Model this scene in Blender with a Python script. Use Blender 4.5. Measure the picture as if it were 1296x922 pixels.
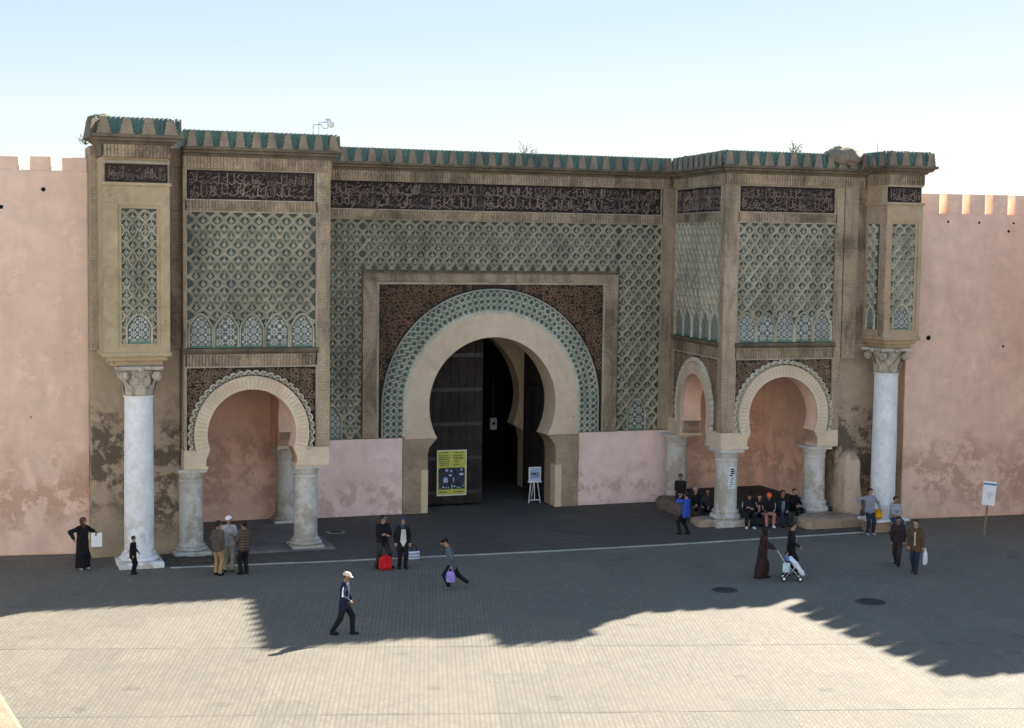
import bpy, bmesh, math, random
import numpy as np
from mathutils import Matrix, Vector
R_ = math.radians
random.seed(7)
sc = bpy.context.scene
for o in list(bpy.data.objects): bpy.data.objects.remove(o)

# ------------------------------------------------------------------ camera
CAM_POS = (-5.69, -58.50, 10.58)
YAW, PITCH, ROLL = 0.3541, 0.0752, 0.0132
fw = Vector((math.sin(YAW)*math.cos(PITCH), math.cos(YAW)*math.cos(PITCH), -math.sin(PITCH)))
rt = Vector((math.cos(YAW), -math.sin(YAW), 0)); up = rt.cross(fw)
r2 = rt*math.cos(ROLL) + up*math.sin(ROLL); u2 = up*math.cos(ROLL) - rt*math.sin(ROLL)
cd = bpy.data.cameras.new('camera'); cam = bpy.data.objects.new('camera', cd)
sc.collection.objects.link(cam)
m = Matrix((r2, u2, -fw)).transposed().to_4x4(); m.translation = Vector(CAM_POS); cam.matrix_world = m
cd.sensor_width = 36; cd.lens = 1970.8/1296*36; cd.clip_start = .3; cd.clip_end = 3000
sc.camera = cam

# ------------------------------------------------------------------ light
SUN_EL = 31.2
KY = 0.885                                  # shadow run towards the camera per metre of height
cot = 1/math.tan(R_(SUN_EL)); SX = math.sqrt(cot*cot - KY*KY)   # run to the left per metre
sun_dir = Vector((SX, KY, 1)).normalized()  # towards the sun: right of and behind the gate
w = bpy.data.worlds.new('World'); sc.world = w; w.use_nodes = True
nt = w.node_tree; bg = nt.nodes['Background']; sky = nt.nodes.new('ShaderNodeTexSky')
sky.sky_type = 'NISHITA'; sky.sun_disc = False; sky.sun_elevation = R_(SUN_EL)
sky.sun_rotation = math.atan2(sun_dir.x, sun_dir.y)
sky.altitude = 0; sky.air_density = 1.0; sky.dust_density = 0.2; sky.ozone_density = 1.5
gm = nt.nodes.new('ShaderNodeGamma'); gm.inputs[1].default_value = .28          # evens out the glare round the sun over the whole sky
hs = nt.nodes.new('ShaderNodeHueSaturation'); hs.inputs['Saturation'].default_value = 2.4
nt.links.new(sky.outputs[0], gm.inputs[0]); nt.links.new(gm.outputs[0], hs.inputs['Color']); 
tn = nt.nodes.new('ShaderNodeMix'); tn.data_type = 'RGBA'; tn.blend_type = 'MULTIPLY'; tn.inputs[0].default_value = 1; tn.inputs[7].default_value = (.98, .945, 1, 1)
nt.links.new(hs.outputs[0], tn.inputs[6]); nt.links.new(tn.outputs[2], bg.inputs[0]); bg.inputs[1].default_value = 0.115
sl = bpy.data.lights.new('sun', 'SUN'); sl.energy = 4.0; sl.angle = R_(.55); sl.color = (1, .93, .80)
so = bpy.data.objects.new('sun', sl); sc.collection.objects.link(so)
so.rotation_euler = sun_dir.to_track_quat('Z', 'Y').to_euler(); so.location = (40, 20, 40)
vs = sc.view_settings; vs.view_transform = 'Standard'; vs.look = 'None'; vs.gamma = 1
vs.use_curve_mapping = False; vs.exposure = 2.40

# ------------------------------------------------------------------ mesh helpers
def fr(ox=0., oy=0., tx=1., ty=0.):
    """wall frame: u along the wall, d out of it (to the right-hand side of t), v up"""
    l = math.hypot(tx, ty); tx /= l; ty /= l; nx, ny = ty, -tx
    return lambda u, d, v: (ox+u*tx+d*nx, oy+u*ty+d*ny, v)
W = lambda x, y, z: (x, y, z)

class MB:
    def __init__(s, F=None): s.v = []; s.f = []; s.m = []; s.F = F or W
    def add(s, vs, fs, mi=0):
        b = len(s.v); s.v += [s.F(*p) for p in vs]; s.f += [tuple(b+i for i in f) for f in fs]; s.m += [mi]*len(fs)
        return s
    def box(s, u0, u1, d0, d1, v0, v1, mi=0):
        return s.add([(u0,d0,v0),(u1,d0,v0),(u1,d1,v0),(u0,d1,v0),(u0,d0,v1),(u1,d0,v1),(u1,d1,v1),(u0,d1,v1)],
                     [(0,1,2,3),(4,5,6,7),(0,1,5,4),(1,2,6,5),(2,3,7,6),(3,0,4,7)], mi)
    def prism(s, poly, d0, d1, mi=0):
        """poly in (u,v), extruded between d0 and d1"""
        n = len(poly)
        return s.add([(a,d0,b) for a,b in poly]+[(a,d1,b) for a,b in poly],
                     [tuple(range(n)), tuple(range(2*n-1, n-1, -1))]+[(i,(i+1)%n,n+(i+1)%n,n+i) for i in range(n)], mi)
    def sweep(s, prof, u0, u1, mi=0, c0=0., c1=0.):
        """cornice: prof [(d,v)] swept along u; c0/c1 mitre the ends by d"""
        n = len(prof)
        return s.add([(u0-c0*d,d,v) for d,v in prof]+[(u1+c1*d,d,v) for d,v in prof],
                     [tuple(range(n)), tuple(range(2*n-1, n-1, -1))]+[(i,(i+1)%n,n+(i+1)%n,n+i) for i in range(n)], mi)
    def strip(s, A, B, d0, d1, mi=0, closed_ends=True):
        """band between two (u,v) polylines of equal length, between depths d0 and d1"""
        n = len(A)
        vs = [(a,d1,b) for a,b in A]+[(a,d1,b) for a,b in B]+[(a,d0,b) for a,b in A]+[(a,d0,b) for a,b in B]
        fs = []
        for i in range(n-1):
            fs += [(i,i+1,n+i+1,n+i),(2*n+i,2*n+i+1,3*n+i+1,3*n+i),(i,i+1,2*n+i+1,2*n+i),(n+i,n+i+1,3*n+i+1,3*n+i)]
        fs += [(0,n,3*n,2*n),(n-1,2*n-1,4*n-1,3*n-1)]
        return s.add(vs, fs, mi)
    def lathe(s, prof, c, seg=24, mi=0, wob=0.):
        vs = []; fs = []; n = len(prof)
        for k in range(seg):
            a = 2*math.pi*k/seg; q = 1+wob*math.sin(3*a+1)
            vs += [(c[0]+r*q*math.cos(a), c[1]+r*q*math.sin(a), c[2]+z) for r,z in prof]
        for k in range(seg):
            k2 = (k+1)%seg
            fs += [(k*n+i, k2*n+i, k2*n+i+1, k*n+i+1) for i in range(n-1)]
        fs += [tuple(k*n for k in range(seg)), tuple(k*n+n-1 for k in range(seg))]
        return s.add(vs, fs, mi)
    def tube(s, pts, r, seg=6, mi=0):
        P = [Vector(p) for p in pts]; n = len(P); rr = r if isinstance(r, (list, tuple)) else [r]*n
        vs = []; fs = []
        for i, p in enumerate(P):
            t = (P[min(i+1,n-1)]-P[max(i-1,0)]).normalized()
            a = t.cross(Vector((0,0,1)));
            if a.length < .05: a = t.cross(Vector((0,1,0)))
            a.normalize(); b = t.cross(a)
            vs += [tuple(p+(a*math.cos(2*math.pi*k/seg)+b*math.sin(2*math.pi*k/seg))*rr[i]) for k in range(seg)]
        for i in range(n-1):
            fs += [(i*seg+k, i*seg+(k+1)%seg, (i+1)*seg+(k+1)%seg, (i+1)*seg+k) for k in range(seg)]
        fs += [tuple(range(seg)), tuple(range((n-1)*seg, n*seg))]
        return s.add(vs, fs, mi)
    def ribbon(s, pts, w, d0, d1, mi=0, flat=False):
        """raised rib along a (u,v) polyline"""
        n = len(pts)
        if n < 2: return s
        vs = []; fs = []
        for i in range(n):
            a = pts[max(i-1,0)]; b = pts[min(i+1,n-1)]; tx = b[0]-a[0]; tz = b[1]-a[1]; l = math.hypot(tx,tz) or 1
            nx, nz = -tz/l*w/2, tx/l*w/2; x, z = pts[i]
            if flat: vs += [(x-nx,d0,z-nz),(x-nx,d1,z-nz),(x+nx,d1,z+nz),(x+nx,d0,z+nz)]
            else: vs += [(x-nx,d0,z-nz),(x-nx*.35,d1,z-nz*.35),(x+nx*.35,d1,z+nz*.35),(x+nx,d0,z+nz)]
        for i in range(n-1):
            b = 4*i
            fs += [(b,b+1,b+5,b+4),(b+1,b+2,b+6,b+5),(b+2,b+3,b+7,b+6)]
        fs += [(0,1,2,3),(4*n-4,4*n-3,4*n-2,4*n-1)]
        return s.add(vs, fs, mi)
    def ball(s, c, r, nu=10, nv=7, mi=0, sc=(1,1,1)):
        vs = [(c[0],c[1],c[2]+r*sc[2])]; fs = []
        for j in range(1, nv):
            t = math.pi*j/nv
            vs += [(c[0]+r*sc[0]*math.sin(t)*math.cos(2*math.pi*k/nu), c[1]+r*sc[1]*math.sin(t)*math.sin(2*math.pi*k/nu), c[2]+r*sc[2]*math.cos(t)) for k in range(nu)]
        vs.append((c[0],c[1],c[2]-r*sc[2]))
        for k in range(nu):
            fs.append((0,1+k,1+(k+1)%nu)); fs.append((len(vs)-1, 1+(nv-2)*nu+(k+1)%nu, 1+(nv-2)*nu+k))
            for j in range(nv-2): fs.append((1+j*nu+k,1+(j+1)*nu+k,1+(j+1)*nu+(k+1)%nu,1+j*nu+(k+1)%nu))
        return s.add(vs, fs, mi)

LOC = {}
def link(o, parent=None):
    sc.collection.objects.link(o)
    if parent is not None:
        o.parent = parent
        p = LOC.get(parent.name)
        if p is not None: o.matrix_parent_inverse = Matrix.Translation(-Vector(p))
    return o
def obj(name, mb, mat, parent=None, smooth=False, bevel=0., kind=None):
    me = bpy.data.meshes.new(name); me.from_pydata(mb.v, [], mb.f)
    mats = mat if isinstance(mat, (list, tuple)) else [mat]
    for q in mats: me.materials.append(q)
    if len(mats) > 1: me.polygons.foreach_set('material_index', mb.m)
    bm = bmesh.new(); bm.from_mesh(me); bmesh.ops.recalc_face_normals(bm, faces=bm.faces); bm.to_mesh(me); bm.free()
    if smooth: me.polygons.foreach_set('use_smooth', [True]*len(me.polygons))
    me.update()
    o = bpy.data.objects.new(name, me); link(o, parent)
    if bevel:
        b = o.modifiers.new('bevel', 'BEVEL'); b.width = bevel; b.segments = 2; b.limit_method = 'ANGLE'
    if smooth == 'auto':
        me.set_sharp_from_angle(angle=R_(40))
    if kind: o['kind'] = kind
    return o
def thing(name, label, cat, loc=(0,0,0), rz=0., group=None, local=False):
    """Empty at the thing's base; parts in world coordinates unless local"""
    o = bpy.data.objects.new(name, None); sc.collection.objects.link(o); o.empty_display_size = .3
    o.location = loc; o.rotation_euler = (0,0,rz)
    if not local: LOC[o.name] = tuple(loc)
    return tag(o, label, cat, group)
def tag(o, label, cat, group=None):
    o['label'] = label; o['category'] = cat
    if group: o['group'] = group
    return o

# ------------------------------------------------------------------ materials
class NT:
    def __init__(s, name):
        s.mat = bpy.data.materials.new(name); s.mat.use_nodes = True; s.t = s.mat.node_tree
        s.p = s.t.nodes['Principled BSDF']; s.co = None
    def n(s, typ, **k):
        o = s.t.nodes.new(typ)
        for a, b in k.items(): setattr(o, a, b)
        return o
    def set(s, sock, v):
        if hasattr(v, 'links') or isinstance(v, bpy.types.NodeSocket): s.t.links.new(v, sock)
        elif isinstance(v, (tuple, list)) and len(v) == 3 and sock.type == 'RGBA': sock.default_value = (*v, 1)
        else: sock.default_value = v
    def math(s, op, a, b=None, c=None, clamp=False):
        o = s.n('ShaderNodeMath', operation=op, use_clamp=clamp); s.set(o.inputs[0], a)
        if b is not None: s.set(o.inputs[1], b)
        if c is not None: s.set(o.inputs[2], c)
        return o.outputs[0]
    def coord(s):
        if s.co is None: s.co = s.n('ShaderNodeNewGeometry').outputs['Position']
        return s.co
    def xyz(s):
        o = s.n('ShaderNodeSeparateXYZ'); s.set(o.inputs[0], s.coord()); return o.outputs
    def comb(s, x, y, z=0.):
        o = s.n('ShaderNodeCombineXYZ'); s.set(o.inputs[0], x); s.set(o.inputs[1], y); s.set(o.inputs[2], z); return o.outputs[0]
    def wall(s):
        """(along the wall, up) for walls that run in X or Y"""
        q = s.xyz(); return s.math('ADD', q[0], q[1]), q[2]
    def noise(s, scale, vec=None, detail=4., rough=.55, stretch=None, dist=0.):
        o = s.n('ShaderNodeTexNoise'); v = vec or s.coord()
        if stretch:
            mp = s.n('ShaderNodeMapping'); s.set(mp.inputs[0], v); mp.inputs['Scale'].default_value = stretch; v = mp.outputs[0]
        s.set(o.inputs['Vector'], v); o.inputs['Scale'].default_value = scale; o.inputs['Detail'].default_value = detail
        o.inputs['Roughness'].default_value = rough; o.inputs['Distortion'].default_value = dist
        return o.outputs['Fac']
    def ramp(s, fac, a, b, lo=0., hi=1.):
        o = s.n('ShaderNodeMapRange', clamp=True); s.set(o.inputs[0], fac)
        o.inputs[1].default_value = a; o.inputs[2].default_value = b; o.inputs[3].default_value = lo; o.inputs[4].default_value = hi
        return o.outputs[0]
    def mix(s, fac, a, b, mode='MIX'):
        o = s.n('ShaderNodeMix', data_type='RGBA', blend_type=mode); s.set(o.inputs[0], fac); s.set(o.inputs[6], a); s.set(o.inputs[7], b)
        return o.outputs[2]
    def bump(s, h, strength=.5, dist=.02):
        o = s.n('ShaderNodeBump'); s.set(o.inputs['Height'], h); o.inputs['Strength'].default_value = strength
        o.inputs['Distance'].default_value = dist
        s.t.links.new(o.outputs[0], s.p.inputs['Normal'])
    def out(s, col, rough=.85, spec=.3, metal=0.):
        s.set(s.p.inputs['Base Color'], col); s.set(s.p.inputs['Roughness'], rough)
        s.p.inputs['Specular IOR Level'].default_value = spec; s.p.inputs['Metallic'].default_value = metal
        return s.mat
MATS = {}
def simple(name, col, rough=.8, var=.25, scale=6., spec=.3, metal=0., bump=0.):
    if name in MATS: return MATS[name]
    n = NT(name); f = n.noise(scale)
    c = n.mix(n.ramp(f, .3, .7), tuple(x*(1-var) for x in col), tuple(min(1, x*(1+var)) for x in col))
    if bump: n.bump(n.noise(scale*6), .4, bump)
    MATS[name] = n.out(c, rough, spec, metal); return MATS[name]

def brick_mat(name, c1, c2, mortar, vertical=False, bw=.27, rh=.095, ms=.012, stain=.55, stain_col=(.05,.042,.035), streak=1.):
    n = NT(name); u, v = n.wall()
    wob = n.math('MULTIPLY', n.math('SUBTRACT', n.noise(2.2), .5), .03)
    a, b = (n.math('ADD', v, wob), u) if vertical else (u, n.math('ADD', v, wob))
    bt = n.n('ShaderNodeTexBrick'); n.set(bt.inputs['Vector'], n.comb(a, b))
    n.set(bt.inputs['Color1'], c1); n.set(bt.inputs['Color2'], c2); n.set(bt.inputs['Mortar'], mortar)
    bt.inputs['Scale'].default_value = 1; bt.inputs['Brick Width'].default_value = bw; bt.inputs['Row Height'].default_value = rh
    bt.inputs['Mortar Size'].default_value = ms; bt.inputs['Mortar Smooth'].default_value = .3; bt.inputs['Bias'].default_value = 0
    g = n.noise(.9, detail=4, rough=.65); c = n.mix(n.ramp(g, .35, .75), bt.outputs[0], tuple(x*1.25 for x in c1))
    pl = n.ramp(n.noise(.55, detail=5, rough=.7), .52, .62)           # worn patches where render still covers the brick
    c = n.mix(n.math('MULTIPLY', pl, .55), c, tuple(x*1.15 for x in mortar))
    st = n.noise(1.1, stretch=(1.6, 1.6, .22), detail=4, rough=.7)      # run-off streaks
    c = n.mix(n.math('MULTIPLY', n.ramp(st, .5, .72), stain*streak), c, stain_col)
    soot = n.noise(.42, detail=5, rough=.72, dist=.8, stretch=(1, 1, .6)); c = n.mix(n.ramp(soot, .50, .66, 0, stain*1.1), c, stain_col)
    fine = n.noise(30, detail=3); c = n.mix(n.ramp(fine, .3, .7, .0, .5), c, stain_col)
    n.bump(n.math('ADD', n.math('MULTIPLY', bt.outputs['Fac'], -1.), n.math('MULTIPLY', fine, .4)), .8, .015)
    return n.out(c, .92, .2)
M_brick = brick_mat('brick_courses', (.52,.40,.265), (.39,.30,.20), (.57,.47,.345))
M_brickdk = brick_mat('brick_courses_sooty', (.47,.375,.27), (.34,.27,.195), (.51,.425,.325), stain=.7)
M_soldier = brick_mat('brick_soldier_band', (.50,.39,.26), (.35,.275,.19), (.14,.11,.08), vertical=True, rh=.11, bw=.5, ms=.02, stain=.6)
M_buff = brick_mat('brick_buff', (.50,.41,.29), (.42,.335,.235), (.32,.25,.175), rh=.085, stain=.2)

def plaster(name, c, dark, base_stain=True, amt=.7, scale=.35, zlo=.3, zhi=3.6, lifts=False):
    n = NT(name); q = n.xyz()
    f = n.noise(scale, detail=5, rough=.62, dist=.4); g = n.noise(scale*5, detail=4, rough=.6); h = n.noise(55, detail=3)
    col = n.mix(n.ramp(g, .3, .7), tuple(x*.90 for x in c), tuple(min(1, x*1.08) for x in c))
    s = n.ramp(f, .50, .68)
    if base_stain:                                                       # damp stains with their own ragged shape, mostly low on the wall
        zz = n.math('ADD', q[2], n.math('MULTIPLY', n.math('SUBTRACT', n.noise(.5, detail=4, rough=.65), .5), 5.))
        band = n.math('MULTIPLY', n.ramp(zz, zlo, zlo+1.2), n.ramp(zz, zhi, zhi-1.2))
        s = n.math('ADD', n.math('MULTIPLY', s, .35), n.math('MULTIPLY', band, n.ramp(n.noise(1.1, detail=5, rough=.72), .465, .535)), clamp=True)
    col = n.mix(n.math('MULTIPLY', s, amt), col, dark)
    if lifts:                                                            # faint lift lines and rain streaks of the rammed wall
        lz = n.math('FRACT', n.math('ADD', n.math('MULTIPLY', q[2], 1.18), n.math('MULTIPLY', n.noise(.9, detail=2), .25)))
        ln = n.math('MULTIPLY', n.ramp(n.math('ABSOLUTE', n.math('SUBTRACT', lz, .5)), .0, .07, .07, 0.), n.ramp(n.noise(1.4), .42, .6)); col = n.mix(ln, col, dark)
        rs = n.noise(.8, stretch=(1.6, 1.6, .2), detail=4, rough=.65); col = n.mix(n.ramp(rs, .50, .78, 0, .25), col, dark)
        br = n.noise(.28, detail=4, rough=.6); col = n.mix(n.ramp(br, .42, .66, 0, .30), col, tuple(a*.55+b*.45 for a, b in zip(c, dark)))
    pat = n.ramp(n.noise(.8, detail=5, rough=.7, dist=.6), .60, .63); col = n.mix(n.math('MULTIPLY', pat, .38), col, tuple(min(1, x*1.22) for x in c))
    col = n.mix(n.ramp(h, .3, .75, 0, .16), col, dark)
    if lifts:                                                            # hairline cracks in the coat
        wv = n.n('ShaderNodeVectorMath', operation='MULTIPLY_ADD'); nz = n.n('ShaderNodeTexNoise'); n.set(nz.inputs['Vector'], n.coord()); nz.inputs['Scale'].default_value = 1.5
        n.set(wv.inputs[0], nz.outputs['Color']); wv.inputs[1].default_value = (.7,.7,.7); n.set(wv.inputs[2], n.coord())
        ve = n.n('ShaderNodeTexVoronoi', feature='DISTANCE_TO_EDGE'); n.set(ve.inputs['Vector'], wv.outputs[0]); ve.inputs['Scale'].default_value = .42
        ck = n.math('MULTIPLY', n.ramp(ve.outputs['Distance'], .0, .009, .32, 0.), n.ramp(n.noise(.6), .48, .56)); col = n.mix(ck, col, dark)
    vor = n.n('ShaderNodeTexVoronoi'); n.set(vor.inputs['Vector'], n.coord()); vor.inputs['Scale'].default_value = 1.3
    sp = n.ramp(vor.outputs['Distance'], .035, .055, .8, 0.); col = n.mix(n.math('MULTIPLY', sp, n.ramp(n.noise(.7), .5, .6)), col, tuple(x*.35 for x in dark))
    n.bump(n.math('ADD', n.math('MULTIPLY', g, 1.2), n.math('MULTIPLY', h, .25)), .45, .03)
    return n.out(col, .95, .15)
M_pink = plaster('plaster_pink', (.84,.605,.485), (.46,.27,.18), lifts=True)
M_pinkin = plaster('plaster_terracotta', (.92,.63,.49), (.40,.20,.14), amt=.45)
M_dado = plaster('plaster_pale_pink', (.88,.70,.66), (.50,.31,.25), amt=.6, zlo=-.8, zhi=1.6)
M_cream = plaster('plaster_cream', (.70,.58,.43), (.33,.245,.16), base_stain=False, amt=.35)
M_tan = plaster('stone_tan', (.47,.37,.24), (.19,.14,.09), base_stain=False, amt=.5, scale=.8)
M_earth = plaster('earth_render_stained', (.44,.35,.245), (.075,.06,.048), amt=.8, scale=.55, zlo=1.0, zhi=5.2)
M_marble = plaster('marble_white', (.80,.82,.86), (.42,.37,.30), amt=.7, scale=1.3, zlo=-1, zhi=2.2)
M_marbleg = plaster('marble_grey_worn', (.60,.59,.555), (.30,.255,.19), amt=.6, scale=1.6, zlo=-1, zhi=2.6)
M_capital = plaster('marble_carved', (.50,.455,.385), (.18,.15,.115), base_stain=False, amt=.8, scale=3.)
M_rough = plaster('rough_masonry', (.37,.28,.20), (.15,.115,.085), base_stain=False, amt=.8, scale=1.4)

def weather(name, c1, c2, dark, scale=3., rough=.8, spec=.3, dk=.6):
    n = NT(name); big = n.noise(.33, detail=4, rough=.7, dist=.5); f = n.noise(scale, detail=4, rough=.65); s = n.noise(.9, stretch=(1.5,1.5,.35), detail=4, rough=.7)
    c = n.mix(n.ramp(f, .35, .65), c1, c2); c = n.mix(n.math('MULTIPLY', n.ramp(s, .46, .66), dk), c, dark)
    c = n.mix(n.ramp(big, .48, .72, 0, dk*.8), c, dark)
    c = n.mix(n.ramp(n.noise(34, detail=2), .35, .7, 0, .5), c, dark)
    n.bump(n.noise(30), .3, .01)
    return n.out(c, rough, spec)
M_rib = weather('terracotta_rib_pale', (.76,.70,.55), (.58,.54,.43), (.21,.20,.155))
M_latbg = weather('lattice_ground_green', (.08,.095,.075), (.13,.14,.11), (.035,.04,.034), dk=.5)  # green ground, darkened to carry the shade between the ribs
M_ring = weather('arch_rib_grey_green', (.72,.70,.60), (.58,.59,.50), (.28,.30,.26))
M_ringbg = weather('arch_ground_green', (.11,.15,.125), (.17,.21,.175), (.06,.075,.065))
M_black = weather('zellige_black', (.016,.012,.016), (.036,.026,.028), (.05,.04,.035), rough=.75, spec=.12)
M_script = weather('zellige_script', (.40,.31,.25), (.22,.165,.14), (.05,.04,.04), scale=2.5, dk=.8)
M_scroll = weather('carved_scroll_brown', (.32,.20,.125), (.23,.145,.095), (.09,.065,.05), scale=4)
M_scrollg = weather('carved_scroll_tan', (.40,.29,.20), (.28,.20,.14), (.11,.08,.06), scale=4)
M_scrollbg = weather('carved_ground_dark', (.04,.026,.02), (.06,.04,.03), (.015,.012,.01))
M_fillet = weather('plaster_fillet', (.60,.54,.43), (.45,.39,.30), (.17,.14,.11), scale=2)
M_scallop = weather('plaster_scallop', (.80,.75,.63), (.68,.62,.50), (.30,.26,.20), scale=2, dk=.2)
M_corn = weather('cornice_brown', (.23,.185,.125), (.155,.13,.095), (.045,.042,.038), scale=1.6)  # patchy dark brown for cornices, ledges and roof rubble
M_merlon = weather('merlon_clay', (.40,.31,.23), (.28,.22,.165), (.10,.09,.075), scale=2.5, dk=.7)
M_green = weather('glazed_roof_green', (.06,.155,.125), (.11,.215,.18), (.08,.085,.07), scale=5., rough=.6, spec=.3, dk=.6)
M_tileg = weather('glazed_tile_green', (.17,.225,.185), (.25,.29,.245), (.08,.09,.08), scale=5., rough=.35, spec=.5)
M_tilew = weather('glazed_tile_white', (.60,.59,.50), (.42,.42,.36), (.15,.155,.14), scale=5., rough=.4, spec=.5)
M_greenln = weather('glazed_band_green', (.02,.24,.17), (.04,.17,.13), (.05,.07,.06), scale=4, rough=.3, spec=.5)

def mosaic(name, cell=.25, white=(.50,.51,.47), dark=(.06,.075,.075), mid=(.17,.20,.19)):
    n = NT(name); u, v = n.wall(); s = 1/cell
    fx = n.math('SUBTRACT', n.math('FRACT', n.math('MULTIPLY', u, s)), .5); fz = n.math('SUBTRACT', n.math('FRACT', n.math('MULTIPLY', v, s)), .5)
    r = n.math('SQRT', n.math('ADD', n.math('MULTIPLY', fx, fx), n.math('MULTIPLY', fz, fz)))
    a = n.math('ARCTAN2', fz, fx); p = n.math('COSINE', n.math('MULTIPLY', a, 8.))
    st = n.math('SUBTRACT', r, n.math('MULTIPLY_ADD', p, .05, .30))
    star = n.math('LESS_THAN', n.math('ABSOLUTE', st), .045)
    core = n.math('LESS_THAN', r, .085)
    rays = n.math('MULTIPLY', n.math('GREATER_THAN', p, .55), n.math('MULTIPLY', n.math('GREATER_THAN', r, .13), n.math('LESS_THAN', r, .24)))
    cor = n.math('GREATER_THAN', r, .57)
    c = n.mix(n.math('GREATER_THAN', p, 0.), dark, mid)
    for f in (star, core, rays, cor): c = n.mix(f, c, white)
    c = n.mix(n.ramp(n.noise(2.), .45, .75, 0, .6), c, (.09,.10,.095))
    return n.out(c, .4, .45)
M_mosaic = mosaic('zellige_star_mosaic'); M_mosaic2 = mosaic('zellige_rosette_mosaic', .37)

def paving(name, c1, c2, mortar, ang, bw, rh, ms, patch, bumpd=.012):
    n = NT(name); mp = n.n('ShaderNodeMapping'); n.set(mp.inputs[0], n.coord()); mp.inputs['Rotation'].default_value = (0,0,ang)
    sx = n.n('ShaderNodeSeparateXYZ'); n.set(sx.inputs[0], mp.outputs[0])
    zig = n.math('MULTIPLY', n.math('PINGPONG', n.math('MULTIPLY', sx.outputs[0], 1.), bw*.5), .35)   # interlocking zig-zag edge
    bt = n.n('ShaderNodeTexBrick'); n.set(bt.inputs['Vector'], n.comb(sx.outputs[0], n.math('ADD', sx.outputs[1], zig)))
    n.set(bt.inputs['Color1'], c1); n.set(bt.inputs['Color2'], c2); n.set(bt.inputs['Mortar'], mortar)
    bt.inputs['Scale'].default_value = 1; bt.inputs['Brick Width'].default_value = bw; bt.inputs['Row Height'].default_value = rh
    bt.inputs['Mortar Size'].default_value = ms; bt.inputs['Mortar Smooth'].default_value = .2
    b2 = n.n('ShaderNodeTexBrick'); n.set(b2.inputs['Vector'], n.comb(sx.outputs[0], sx.outputs[1])); b2.inputs['Scale'].default_value = 1; b2.inputs['Brick Width'].default_value = 2.3; b2.inputs['Row Height'].default_value = 1.35
    b2.inputs['Mortar Size'].default_value = 0.; n.set(b2.inputs['Color1'], (.86,.86,.86)); n.set(b2.inputs['Color2'], (1.08,1.07,1.04))
    f = n.noise(.22, detail=5, rough=.65, dist=.5); g = n.noise(1.6, detail=4, rough=.65); h = n.noise(60, detail=2)
    c = n.mix(n.ramp(f, .35, .7, 0, .55), bt.outputs[0], patch)
    c = n.mix(n.ramp(g, .35, .75, 0, .5), c, tuple(x*.62 for x in c1))
    vo = n.n('ShaderNodeTexVoronoi'); n.set(vo.inputs['Vector'], n.coord()); vo.inputs['Scale'].default_value = .55
    stn = n.math('MULTIPLY', n.ramp(vo.outputs['Distance'], .10, .16, .6, 0.), n.ramp(n.noise(3., detail=3), .4, .6)); c = n.mix(stn, c, tuple(x*.4 for x in c1))
    trk = n.ramp(n.noise(.5, detail=4, rough=.7, stretch=(.35, 2.2, 1)), .55, .7, 0, .28); c = n.mix(trk, c, tuple(x*.55 for x in c1))
    c = n.mix(.7, c, n.mix(1., c, b2.outputs[0], 'MULTIPLY'))
    c = n.mix(n.ramp(h, .35, .8, 0, .4), c, tuple(x*.5 for x in c1))
    n.bump(n.math('ADD', n.math('MULTIPLY', bt.outputs['Fac'], -1.), n.math('MULTIPLY', g, .5)), .6, bumpd)
    return n.out(c, .85, .3)
M_pave = paving('block_paving', (.212,.194,.156), (.160,.147,.120), (.070,.065,.056), .30+math.pi/2, .24, .115, .010, (.178,.163,.131))
M_fore = paving('forecourt_brick', (.125,.105,.088), (.065,.056,.049), (.17,.15,.13), .75, .26, .13, .012, (.075,.065,.058))
M_asph = paving('worn_asphalt', (.06,.057,.054), (.052,.05,.047), (.045,.043,.04), 0., 3., 3., .004, (.085,.08,.075))
M_kerb = weather('kerb_stone', (.50,.50,.48), (.40,.40,.385), (.20,.19,.18), scale=2, dk=.5)
M_dark = simple('near_black', (.02,.017,.015)); M_holeshade = simple('hole_shade_black', (.004,.004,.004), .95)  # near-black tone, then a black that carries the shade of flat holes
M_wood = weather('door_wood_dark', (.045,.033,.030), (.024,.018,.017), (.008,.007,.007), scale=3, dk=.6)
M_iron = simple('iron_dark', (.05,.05,.052), .5, metal=.6); M_steel = simple('steel_grey', (.45,.46,.48), .35, metal=.8)
M_stone = weather('loggia_floor', (.22,.21,.20), (.16,.155,.15), (.09,.085,.08), scale=1.5)
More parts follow.
